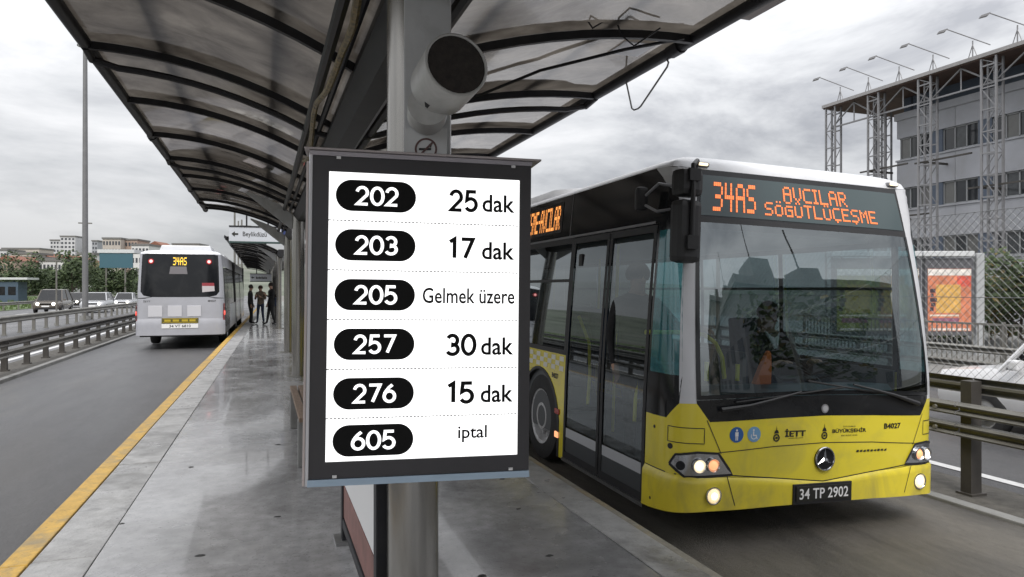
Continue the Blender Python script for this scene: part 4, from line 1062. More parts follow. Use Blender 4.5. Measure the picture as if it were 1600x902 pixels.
def dir_sign(y, x0, x1, z0, z1, word, label, poles):
    r = thing('direction_sign', label, 'sign', ((x0 + x1) / 2, y, z0), (0, 0, 0)); w = (x1 - x0) / 2; h = z1 - z0
    m = MB(); m.b2((-w, 0, 0), (w, .12, h)); m.build('sign_box', mat('sign_grey', (.50, .52, .56), .4), r, bevel=.01)
    m = MB(); m.b2((w * .80, -.006, .02), (w - .01, .0, h - .02)); m.build('blue_end', mat('navy', (.02, .035, .12), .4), r)
    m = MB(); m.b2((-w, -.02, h), (w, .14, h + .04)); m.build('top_edge', STR, r)
    m = MB(); m.b2((-w, -.02, -.05), (w, .14, 0)); m.build('bottom_edge', mat('dark_green_edge', (.03, .06, .055), .4), r)
    if word: g = fit_text(word, w * .82, h * .42, .01)
    else: g = ([(x_, y_) for q_ in range(8) for x_, y_ in ((-.34 + q_ * .085, -.07), (-.28 + q_ * .085, -.07), (-.28 + q_ * .085, .07 - .03 * (q_ % 2)), (-.34 + q_ * .085, .07 - .03 * (q_ % 2)))], [(4 * q_, 4 * q_ + 1, 4 * q_ + 2, 4 * q_ + 3) for q_ in range(8)])
    m = MB(); m.add([(-w * .12 + a, -.004, h * .47 + b) for a, b in g[0]], g[1]); m.build('sign_lettering', PRB, r, kind=None if word else 'stuff')
    m = MB(); cx = -w * .80; m.add([(cx - .10, -.004, h * .5), (cx + .0, -.004, h * .5 + .09), (cx + .0, -.004, h * .5 - .09)], [(0, 1, 2)]); m.add([(cx, -.004, h * .5 + .03), (cx + .10, -.004, h * .5 + .03), (cx + .10, -.004, h * .5 - .03), (cx, -.004, h * .5 - .03)], [(0, 1, 2, 3)]); m.build('arrow', PRB, r)
    for px in poles:
        m = MB(); m.b2((px - .025, .03, h), (px + .025, .08, h + .9)); m.build('hanger', STR, r)
dir_sign(24.0, -1.0, .75, 3.44, 3.90, 'Beylikdüzü', 'white direction sign reading Beylikdüzü with left arrow and blue end, under the roof gap', (-.35, .3))
dir_sign(48.0, -.75, .85, 2.42, 2.86, None, 'smaller farther direction sign hanging low beyond the waiting people', (-.4, .4))
# ================================================================ SILVER BUS at the far platform edge
def silver_bus():
    S = Shell(1.275, 5.0, 0.42, 0.10, 0.08, 1.3)
    root = thing('articulated_bus', 'silver articulated city bus seen from behind with lit amber rear display', 'bus', (-2.46, 24.6, .12), (0, 0, -.012))
    T = lambda y: 1 + y - .42
    LEN = 17.5
    rear = [(-1.0, 0), (-.8, 0), (-.4, 0), (0, 0), (.4, 0), (.8, 0), (1.0, 0)]
    at = lambda z: [(t, z) for t, _ in rear]
    S.patch(at(.34), at(.86), 5, 5, lambda t, z: .03 if z < .8 else .0).build('bumper', SIL, root, smooth=True)
    # rear window with rounded lower corners set in the panel
    win_b = [(-.755, 1.72), (-.69, 1.60), (-.55, 1.55), (0, 1.545), (.55, 1.55), (.69, 1.60), (.755, 1.72)]
    win_t = [(-.79, 2.90), (-.6, 2.905), (-.4, 2.91), (0, 2.91), (.4, 2.91), (.6, 2.905), (.79, 2.90)]
    m = MB(); S.patch([(-1.0, .86), (-.8, .86), (-.5, .86), (0, .86), (.5, .86), (.8, .86), (1.0, .86)], [(-1.0, 1.5), (-.66, 1.5), (-.52, 1.55), (0, 1.545), (.52, 1.55), (.66, 1.5), (1.0, 1.5)], 5, 5, 0, m)
    for sg in (-1, 1):
        S.patch([(sg * 1.0, 1.5), (sg * 1.0, 1.6), (sg * 1.0, 1.75), (sg * 1.0, 2.92)], [(sg * .55, 1.545), (sg * .64, 1.60), (sg * .70, 1.72), (sg * .73, 2.92)], 5, 5, 0, m)
    m.build('body', SIL, root, smooth=True)
    rw = S.patch(win_b, win_t, 4, 12, .002).build('rear_window', BLK, root, smooth=True)
    m = MB(); S.patch([(-.22, 2.28), (.14, 2.28)], [(-.20, 2.52), (.12, 2.52)], 3, 2, .008, m); m.build('grey_panel', mat('smoky_panel', (.16, .15, .16), .4), rw)
    m = MB(); S.patch([(-.15, 2.54), (.13, 2.54)], [(-.15, 2.83), (.13, 2.83)], 3, 2, .008, m); dsp = m.build('rear_display', BLM, rw)
    q, w0 = led('34AS', 1, 1); k = .40 / w0
    S.led([(a * k - .2, b * k - .2, c * .035, d * .035) for a, b, c, d in q], -.01, 2.565, .014).build('route_lettering', LEDA, rw)
    for t in (-.59, .585):
        S.disc(t, 2.68, .085, .02, .02).build('high_lamp', REDL, rw, smooth=True, label='lit red high-level lamp'); S.disc(t, 2.68, .05, .02, .028).build('bulb', mat('pinkish_lit', (.6, .2, .2), .3, emit=(1, .42, .40), estr=1.2), rw)
    m = MB(); S.patch([(.42, 1.70), (.66, 1.74)], [(.42, 1.90), (.66, 1.90)], 3, 2, .006, m); m.build('window_sticker', mat('pale_sticker', (.45, .42, .43), .5), rw)
    m = MB(); S.patch([(.42, 1.90), (.66, 1.90)], [(.42, 2.0), (.66, 2.0)], 3, 2, .006, m); m.build('window_sticker', mat('red_sticker', (.25, .03, .04), .5), rw)
    for t in (-.46, -.10, .26):
        m = MB(); S.patch([(t - .13, .93), (t + .13, .93)], [(t - .13, 1.27), (t + .13, 1.27)], 3, 3, .014, m); S.patch([(t - .13, 1.27), (t + .13, 1.27)], [(t - .13, 1.275), (t + .13, 1.275)], 3, 1, lambda t, z: .014 if z < 1.273 else 0, m)
        m.build('vent_panel', mat('pale_panel', (.52, .52, .55), .35), root, smooth=True)
    m = MB(); m.b2((-.53, -.05, .72), (.53, -.02, .885)); b_ = m.build('rear_destination_plate', mat('olive_plate', (.10, .085, .015), .45), root, bevel=.005)
    for z_ in (.735, .86):
        m = MB(); m.b2((-.50, -.054, z_), (.50, -.05, z_ + .012)); m.build('yellow_stripe', mat('yellow_print', (.45, .33, .02), .5), b_)
    for x_ in (-.36, -.12, .14, .36):
        m = MB(); m.b2((x_ - .09, -.054, .772), (x_ + .09, -.05, .838)); m.build('yellow_patch', mat('yellow_print', (.45, .33, .02), .5), b_)
    m = MB(); m.b2((-.53, -.045, .56), (.53, -.015, .70)); b_ = m.build('number_plate', PRW, root, bevel=.004)
    g = fit_text('34 VT 6810', .62, .085, .012); m = MB(); m.add([(a, -.048, .63 + b) for a, b in g[0]], g[1]); m.build('plate_lettering', PRB, b_)
    g = fit_text('İETT', .20, .07, .01); m = MB(); m.add([S.pt(-.62 + x / S.arc(1.4), 1.42 + y, .004) for x, y in g[0]], g[1]); m.build('rear_lettering', PRB, root)
    g = fit_text('M4027', .24, .06, .01); m = MB(); m.add([S.pt(.60 + x / S.arc(1.4), 1.42 + y, .004) for x, y in g[0]], g[1]); m.build('rear_lettering', PRB, root)
    for sg in (-1, 1):
        m = MB(); S.patch([(sg * .82, .80), (sg * .985, .80)], [(sg * .85, 1.34), (sg * .985, 1.34)], 4, 5, .02, m); S.patch([(sg * .82, .80), (sg * .82, .801)], [(sg * .85, 1.34), (sg * .85, 1.341)], 1, 3, 0, m)
        tl = m.build('tail_lamp', REDL, root, smooth=True)
        S.disc(sg * .895, 1.03, .07, .02, .035).build('bulb', LMPR, tl, smooth=True); S.disc(sg * .90, 1.22, .05, .02, .03).build('indicator', mat('dark_red', (.15, .02, .02), .3), tl)
    # sides
    for sg in (-1, 1):
        m = MB(); S.patch([(sg * 1, .34), (sg * T(LEN), .34)], [(sg * 1, 1.25), (sg * T(LEN), 1.25)], 12, 3, 0, m)
        S.patch([(sg * 1, 2.55), (sg * T(LEN), 2.55)], [(sg * 1, 2.92), (sg * T(LEN), 2.92)], 12, 2, 0, m)
        S.patch([(sg * 1, 1.25), (sg * T(.75), 1.25)], [(sg * 1, 2.55), (sg * T(.75), 2.55)], 4, 4, 0, m)
        m.build('side_panel', SIL, root, smooth=True)
        y = .8
        while y < LEN - .3:
            isd = sg > 0 and round((y - .8) / 1.45) in (0, 1, 4, 5, 8)
            if 6.5 < y < 8:
                m = MB()
                for k in range(12): m.b2((sg * 1.18, y + k * .1, .4), (sg * (1.26 if k % 2 else 1.22), y + k * .1 + .09, 2.9))
                m.build('bellows', RUB, root)
            elif isd:
                m = MB(); S.patch([(sg * T(y), .36), (sg * T(y + 1.35), .36)], [(sg * T(y), 2.5), (sg * T(y + 1.35), 2.5)], 2, 6, .012, m); d = m.build('door', BLM, root)
                for a, b in ((y + .06, y + .63), (y + .72, y + 1.29)):
                    m = MB(); S.patch([(sg * T(a), .55), (sg * T(b), .55)], [(sg * T(a), 2.42), (sg * T(b), 2.42)], 2, 6, .016, m); m.build('door_glass', BLK, d)
            else:
                m = MB(); S.patch([(sg * T(y), 1.26), (sg * T(y + 1.38), 1.26)], [(sg * T(y), 2.53), (sg * T(y + 1.38), 2.53)], 2, 6, .004, m); m.build('window', BLK, root, smooth=True)
            y += 1.45
        for ya in (2.9, 9.3, 15.0): wheel(root, sg * 1.10, ya, .37, .48, .28, sg, STL)
    ts = [-T(LEN)] + [-T(LEN) + 2 * i for i in range(1, 8)] + [-1.2 + .08 * i for i in range(31)] + [T(LEN) - 2 * i for i in range(7, 0, -1)] + [T(LEN)]
    ts = sorted(ts)
    rf = S.roof(ts, lambda t: 2.92, 3.05, 1.0).build('roof', WHT, root, smooth=True)
    for y0_, y1_, h in ((1.6, 3.2, .28), (4.3, 6.2, .22), (9.0, 11.5, .3), (13, 15, .25)):
        m = MB(); m.loft([[(-.85, y, 3.0), (-.75, y, 3.0 + h), (.75, y, 3.0 + h), (.85, y, 3.0)] for y in (y0_, y1_)]); m.build('roof_pod', WHT, rf, bevel=.03)
    m = MB(); m.b2((-1.2, .3, .28), (1.2, LEN, .34)); m.b2((-1.26, LEN - .05, .3), (1.26, LEN, 2.95)); m.build('floor_pan', BLM, root)
    return root
silver_bus()

# ================================================================ PEOPLE
def person(label, loc, rotz, J, R_, cloth, parent=None, hair=(.02, .015, .012), scale=1.0, group=None, fingers=True, hair_long=False, name='person'):
    """J: joint -> position; one skinned body, dressed by nearest bone"""
    E_ = [('pelvis', 'spine'), ('spine', 'chest'), ('chest', 'neck'), ('neck', 'jaw'), ('jaw', 'head'), ('head', 'crown')]
    for s in 'LR':
        E_ += [('chest', 'sh' + s), ('sh' + s, 'el' + s), ('el' + s, 'wr' + s), ('wr' + s, 'pa' + s), ('pelvis', 'hip' + s), ('hip' + s, 'kn' + s), ('kn' + s, 'an' + s), ('an' + s, 'toe' + s)]
        # fingers
        if fingers:
            w_, p_ = Vector(J['wr' + s]), Vector(J['pa' + s]); d = (p_ - w_).normalized(); side = d.cross(Vector(J.get('hn' + s, (0, -1, 0)))).normalized(); nrm = side.cross(d).normalized()
            for k, (off, ln) in enumerate(((-.03, .062), (-.011, .075), (.010, .07), (.029, .055))):
                a, b, c = f'f{k}a{s}', f'f{k}b{s}', f'f{k}c{s}'
                J[a] = p_ + d * .03 + side * off; J[b] = J[a] + d * ln * .5 - nrm * .012; J[c] = J[b] + d * ln * .4 - nrm * .025
                E_ += [('pa' + s, a), (a, b), (b, c)]
            J['t1' + s] = w_.lerp(p_, .55) - side * .035; J['t2' + s] = J['t1' + s] + d * .035 - side * .022 - nrm * .01
            E_ += [('pa' + s, 't1' + s), ('t1' + s, 't2' + s)]
    names = []
    for e in E_:
        for q in e:
            if q not in names: names.append(q)
    me = bpy.data.meshes.new(name); me.from_pydata([Vector(J[n]) * scale for n in names], [(names.index(a), names.index(b)) for a, b in E_], [])
    o = bpy.data.objects.new(name, me); COL.objects.link(o)
    md = o.modifiers.new('skin', 'SKIN'); md.use_smooth_shade = True
    bm = bmesh.new(); bm.from_mesh(me); lay = bm.verts.layers.skin.verify()
    for v, n in zip(bm.verts, names):
        r = R_.get(n, R_.get(n[:-1], .012 if n[0] in 'ft' and n[0:2] != 'to' else .05))
        if isinstance(r, (int, float)): r = (r, r)
        if n[0] == 'f' and n[1].isdigit(): r = (.0095, .0095) if n[2] != 'c' else (.007, .007)
        if n[:2] in ('t1', 't2'): r = (.011, .011)
        v[lay].radius = (r[0] * scale, r[1] * scale); v[lay].use_root = (n == 'pelvis')
    bm.to_mesh(me); bm.free()
    sb = o.modifiers.new('sub', 'SUBSURF'); sb.levels = 1; sb.render_levels = 1
    dg = bpy.context.evaluated_depsgraph_get(); nm = bpy.data.meshes.new_from_object(o.evaluated_get(dg))
    o.modifiers.clear(); old = o.data; o.data = nm; bpy.data.meshes.remove(old)
    mats = []; nm.materials.clear()
    key = {}
    for k, mm in cloth.items():
        if mm not in mats: mats.append(mm); nm.materials.append(mm)
        key[k] = mats.index(mm)
    segs = [(Vector(J[a]) * scale, Vector(J[b]) * scale, b) for a, b in E_]
    def zone(b):
        for k in (b, b[:-1], b[:2]):
            if k in key: return key[k]
        return key['skin'] if (b[0] in 'ft' and b[:3] != 'toe') else key['top']
    for p in nm.polygons:
        best = None; c = p.center
        for a, b, n in segs:
            ab = b - a; f = max(0, min(1, (c - a).dot(ab) / max(1e-9, ab.length_squared))); d = (c - a - ab * f).length
            if best is None or d < best[0]: best = (d, n, f)
        n = best[1]
        p.material_index = zone(n); p.use_smooth = True
    hd = Vector(J['head']) * scale; cr = Vector(J['crown']) * scale; jw = Vector(J['jaw']) * scale
    fw = Vector(J.get('face', (0, -1, 0))).normalized(); upv = (cr - jw).normalized(); sd = fw.cross(upv).normalized()
    HM = mat('hair_%d' % int(hair[0] * 1000), hair, .7, var=.3, scale=60)
    m = MB(); rings = []
    for i in range(9):
        ph = R(-25 + 115 * i / 8); ring = []
        for j in range(14):
            a = 2 * math.pi * j / 14; dv = (fw * math.cos(a) + sd * math.sin(a)) * math.cos(ph) + upv * math.sin(ph)
            if dv.dot(fw) > .45 and dv.dot(upv) < .55: dv = dv * .86
            ring.append(hd + upv * .025 * scale + dv * .112 * scale * (1 + .03 * math.sin(j * 5 + i)))
        rings.append(ring)
    m.loft(rings); m.build('hair', HM, o, smooth='all')
    m = MB(); fc = hd + fw * .088 * scale - upv * .015 * scale
    m.loft([[fc + sd * (.012 * x) * scale + upv * (-.02) * scale + fw * y * scale for x, y in ((-1, -.01), (1, -.01), (0, .028))], [fc + sd * (.006 * x) * scale + upv * .025 * scale + fw * y * scale for x, y in ((-1, -.01), (1, -.01), (0, .008))]]); m.build('nose', cloth['skin'], o)
    for sg in (-1, 1):
        m = MB(); e_ = hd + fw * .088 * scale + sd * .032 * sg * scale + upv * .012 * scale; m.lathe([(.001, -.008), (.010, -.004), (.010, .004), (.001, .008)], tuple(e_), 'Y', 8); m.build('eye', BLM, o)
        m = MB(); e_ = hd + sd * .092 * sg * scale - upv * .005 * scale; m.lathe([(.004, -.012), (.028, -.004), (.026, .006), (.004, .010)], tuple(e_), 'X', 10); m.build('ear', cloth['skin'], o, smooth=True)
    m = MB(); mo = hd + fw * .083 * scale - upv * .055 * scale; m.box(mo, (.045 * scale, .012, .012)); m.build('mouth', mat('lips', (.25, .10, .08), .5), o)
    o.location = loc; o.rotation_euler = (0, 0, rotz)
    return tag(o, label, 'person', group)
SK = mat('skin', (.42, .26, .19), .55, var=.06, scale=20)
CBLK = mat('black_cloth', (.014, .014, .016), .85, var=.3, scale=30); CNAV = mat('dark_blue_cloth', (.03, .042, .08), .85, var=.3, scale=30); CGRY = mat('grey_brown_cloth', (.15, .12, .09), .85, var=.3, scale=30)
SHOE = mat('dark_shoes', (.012, .012, .012), .5)
RB = {'pelvis': (.165, .12), 'spine': (.155, .115), 'chest': (.17, .12), 'neck': .058, 'jaw': (.068, .075), 'head': (.082, .098), 'crown': (.062, .07), 'sh': .072, 'el': .052, 'wr': .036, 'pa': (.040, .022), 'hip': .098, 'kn': .066, 'an': .048, 'toe': (.045, .034)}
def stand(arm='down', lean=0.0, step=.06):
    J = {'pelvis': (0, 0, .96), 'spine': (0, .01, 1.14), 'chest': (0, .015, 1.36), 'neck': (0, .01, 1.50), 'jaw': (0, -.015, 1.575), 'head': (0, -.015, 1.65), 'crown': (0, -.005, 1.72)}
    for s, sg in (('L', 1), ('R', -1)):
        J['sh' + s] = (sg * .19, .015, 1.41); J['hip' + s] = (sg * .095, 0, .90)
        J['kn' + s] = (sg * .10, -.03 + sg * step * .3, .49); J['an' + s] = (sg * .11, sg * step, .075); J['toe' + s] = (sg * .125, sg * step - .16, .038)
        if arm == 'down' or (arm == 'one' and s == 'R'):
            J['el' + s] = (sg * .25, .03, 1.12); J['wr' + s] = (sg * .25, -.05, .88); J['pa' + s] = (sg * .245, -.075, .81); J['hn' + s] = (-sg, 0, 0)
        else:
            J['el' + s] = (sg * .25, -.02, 1.13); J['wr' + s] = (sg * .13, -.23, 1.22); J['pa' + s] = (sg * .08, -.28, 1.27); J['hn' + s] = (0, .3, -1)
    return J
GW = 'people waiting on the platform'
person('person in a long black coat standing nearest the silver bus', (-.50, 34.0, PZ), R(80), stand(), {**RB, 'pelvis': (.18, .135), 'hip': .115, 'kn': .08}, {'top': CBLK, 'skin': SK, 'jaw': SK, 'head': SK, 'crown': SK, 'kn': CBLK, 'an': CBLK, 'toe': SHOE, 'pa': SK}, group=GW)
person('person in grey brown jacket with bent arms standing between the two others', (-.08, 34.3, PZ), R(-25), stand('up', step=.10), RB, {'top': CGRY, 'skin': SK, 'jaw': SK, 'head': SK, 'crown': SK, 'kn': CNAV, 'an': CNAV, 'toe': SHOE, 'pa': SK}, scale=.98, hair=(.06, .03, .015), group=GW)
p3_ = person('tall person in black jacket standing nearest the roof columns', (.36, 33.0, PZ), R(-70), stand('one', step=.14), RB, {'top': CBLK, 'skin': SK, 'jaw': SK, 'head': SK, 'crown': SK, 'kn': CBLK, 'an': CBLK, 'toe': SHOE, 'pa': SK}, scale=1.05, group=GW)
bp = thing('shoulder_bag', 'dark bag hanging at the side of the tall person near the columns', 'bag', (.60, 33.05, PZ + .82))
m = MB(); m.b2((-.09, -.17, 0), (.09, .17, .38)); m.build('bag_body', CNAV, bp, bevel=.05); m = MB(); m.tube([(0, -.15, .36), (-.10, -.08, .62), (-.14, .06, .62), (0, .15, .36)], .014, 6); m.build('strap', CBLK, bp)
# driver and passenger
Jd = {'pelvis': (0, 0, 0), 'spine': (0, .01, .20), 'chest': (0, -.01, .42), 'neck': (0, -.02, .57), 'jaw': (0, -.05, .645), 'head': (0, -.05, .72), 'crown': (0, -.04, .79)}
for s, sg in (('L', 1), ('R', -1)):
    Jd.update({'sh' + s: (sg * .19, -.01, .48), 'el' + s: (sg * .25, -.16, .24), 'wr' + s: (sg * .20, -.38, .27), 'pa' + s: (sg * .18, -.45, .30), 'hn' + s: (0, .4, 1), 'hip' + s: (sg * .10, -.03, -.02), 'kn' + s: (sg * .13, -.46, .06), 'an' + s: (sg * .14, -.60, -.34), 'toe' + s: (sg * .15, -.76, -.38)})
DRES = {'top': CBLK, 'skin': SK, 'jaw': SK, 'head': SK, 'crown': SK, 'kn': CNAV, 'an': CNAV, 'toe': SHOE, 'pa': SK}
drv = person('bus driver in dark jacket with white collar seated behind the windscreen', bus_pt(.50, 1.32, .98), bus.rotation_euler.z, Jd, RB, DRES, name='person')
m = MB(); m.add([(-.075, -.115, .545), (-.02, -.15, .40), (.02, -.15, .40), (.075, -.115, .545), (0, -.135, .50)], [(0, 1, 4), (4, 2, 3), (1, 2, 4)]); m.prism([(-.085, -.09, .56), (-.02, -.145, .40), (.0, -.14, .47)], (0, -.012, .01)); m.prism([(.085, -.09, .56), (.02, -.145, .40), (.0, -.14, .47)], (0, -.012, .01)); m.build('shirt_collar', PRW, drv)
Jp = stand('down'); Jp['elL'] = (.33, -.16, 1.18); Jp['wrL'] = (.36, -.42, 1.20); Jp['paL'] = (.365, -.50, 1.20); Jp['hnL'] = (0, 0, 1)
person('standing passenger in dark clothes gripping the front yellow handrail in the bus', bus_pt(-.98, 1.18, .36), bus.rotation_euler.z, Jp, RB, {**DRES, 'kn': CBLK, 'an': CBLK}, name='person')

# ================================================================ GUARD RAILS
GALV = mat('weathered_galvanised', (.17, .165, .15), .5, .15, var=.2, scale=3, dirt=(.09, .08, .065), dscale=1.2, damt=.7)
DGALV = mat('dark_rail_steel', (.055, .05, .045), .6, .1, var=.3, scale=3)
def wprof(x, z0, z1, sg):
    h = z1 - z0; pr = [(0, 0), (.05, .08), (.07, .2), (.05, .34), (.0, .42), (0, .58), (.05, .66), (.07, .8), (.05, .92), (0, 1)]
    f = [(x + sg * a * .9, z0 + b * h) for a, b in pr]; return f + [(q - sg * .008, z) for q, z in f[::-1]]
def rail(label, x, y0, y1, zg, beams, step, sg, pm, bm_, seg=4.95, pw=.10, pd=.12, ph=None):
    r = thing('guard_rail', label, 'guard rail', (x, y0, zg)); off = Vector((-x, -y0, -zg))
    n = int((y1 - y0) / step); ph = ph or max(b[1] for b in beams) - .02
    pm_me = MB().b2((-pd / 2, -pw / 2, 0), (pd / 2, pw / 2, ph - zg)).b2((-pd / 2 - .03, -pw / 2 - .03, 0), (pd / 2 + .03, pw / 2 + .03, .03)).mesh('post', pm)
    for k in range(n): inst(pm_me, 'post', r, (0, .4 + k * step, 0))
    for z0, z1, s_, mt in beams:
        y = y0; me = None
        while y < y1:
            if me is None:
                mb = MB(); pf = wprof(s_ * (pd / 2 + .004), z0 - zg, z1 - zg, s_); mb.loft([[(a, 0, c) for a, c in pf], [(a, seg, c) for a, c in pf]])
                mb.cyl((s_ * (pd / 2 + .06), .2, (z0 + z1) / 2 - zg), (s_ * (pd / 2 + .085), .2, (z0 + z1) / 2 - zg), .02, None, 6)
                me = mb.mesh('beam', mt)
            inst(me, 'beam', r, (0, y - y0, 0)); y += seg + .012
    return r
rail('dark two beam guard rail on short posts between the left busway and highway', -5.62, 4, 75, .03, ((.585, .80, 1, DGALV), (.33, .52, 1, GALV)), 1.65, 1, DGALV, GALV)
rail('grey guard rail in the middle of the highway beside the tall lamp mast', -10.05, 10, 150, 0, ((.50, .80, 1, GALV),), 2.0, 1, GALV, GALV)
rail('pale guard rail along the far grassy verge of the highway', -21.2, 40, 220, .02, ((.45, .75, 1, GALV),), 4.0, 1, GALV, GALV)
rail('three beam weathered guard rail beside the yellow bus', 6.52, -4.87, 45, -.075, ((.905, 1.06, 1, GALV), (.69, .825, -1, GALV), (.485, .625, -1, GALV)), 3.15, -1, DGALV, GALV, pw=.11, pd=.14)
rail('pale guard rail on the far side of the right road', 12.6, -4, 60, -.10, ((.74, .88, -1, GALV), (.45, .60, -1, GALV)), 3.0, -1, GALV, GALV)

# chain-link fence behind the right guard rail
WIRE = mat('chain_wire', (.20, .205, .21), .45, .5)
cf = thing('chain_link_fence', 'diamond wire mesh fence behind the guard rail right of the yellow bus', 'fence', (6.86, 4, -.075))
ya, yb, za, zb_ = -3.0, 5.5, .95, 2.72
m = MB(); cell = .084
nd = int((yb - ya + zb_ - za) / cell)
for sgn in (1, -1):
    for k in range(-1, nd + 1):
        y = ya - (zb_ - za) + k * cell if sgn > 0 else ya + k * cell
        # line y + sgn*(z-za)
        z0, z1 = za, zb_
        yy0, yy1 = y, y + sgn * (zb_ - za)
        def clipz(v): return za + (v - y) / sgn
        lo, hi = (yy0, yy1) if sgn > 0 else (yy1, yy0)
        if hi < ya or lo > yb: continue
        if yy0 < ya: z0 = clipz(ya); yy0 = ya
        if yy0 > yb: z0 = clipz(yb); yy0 = yb
        if yy1 < ya: z1 = clipz(ya); yy1 = ya
        if yy1 > yb: z1 = clipz(yb); yy1 = yb
        if z1 - z0 < .02: continue
        m.cyl((sgn * .002, yy0, z0 + .075), (sgn * .002, yy1, z1 + .075), 0.0022, None, 3, caps=False)
m.build('wire_mesh', WIRE, cf, kind='stuff', norm=False)
for z in (.95, 1.85, 2.72):
    m = MB(); m.cyl((0, ya, z + .075), (0, yb, z + .075), .004, None, 5); m.build('strand', WIRE, cf)
for y in (ya, yb):
    m = MB(); m.cyl((0, y, 0), (0, y, 2.86), .03, None, 10); m.build('post', GALV, cf, smooth=True)

# ================================================================ LAMP MAST, POLES
ms = thing('lamp_mast', 'very tall grey lamp mast rising beside the highway left of the roof', 'lamp post', (-10.38, 50.1, 0))
m = MB(); m.cyl((0, 0, 0), (0, 0, 17.2), .18, .12, 14); m.build('pole', mat('mast_grey', (.17, .17, .175), .5, .2, var=.1), ms, smooth=True)
m = MB(); m.cyl((0, 0, 0), (0, 0, .25), .32, .30, 14); m.build('foot', JERS, ms, smooth=True)
m = MB(); m.tube([(.42 * math.cos(2 * math.pi * i / 20), .42 * math.sin(2 * math.pi * i / 20), 17.0) for i in range(20)], .03, 6, closed=True); m.cyl((-.42, 0, 17.0), (.42, 0, 17.0), .02); m.build('ring', GALV, ms, smooth=True)
m = MB(); m.box((0, 0, 6.0), (.75, .09, .07)); m.build('cross_bar', GALV, ms)
th_ = thing('thin_pole', 'thin short grey pole standing by the middle guard rail of the highway', 'pole', (-10.35, 43.5, 0))
m = MB(); m.cyl((0, 0, 0), (0, 0, 3.4), .045, .04, 8); m.build('pole', GALV, th_, smooth=True); m = MB(); m.cyl((0, 0, 0), (0, 0, .12), .12, .1, 8); m.build('foot', JERS, th_)
for i, (x, y, h) in enumerate(((-1.9, 55, 8.4), (-2.1, 70, 8.2), (-1.6, 62, 7.6))):
    t = thing('catenary_pole', ['slim grey pole rising just beyond the end of the near roof', 'farthest slim pole between the two roofs', 'slim pole beside the sign hangers'][i], 'pole', (x, y, 0))
    m = MB(); m.cyl((0, 0, 0), (0, 0, h), .09, .06, 8); m.build('pole', GALV, t, smooth=True); m = MB(); m.box((.3, 0, h - .5), (.9, .07, .07)); m.build('arm', GALV, t)

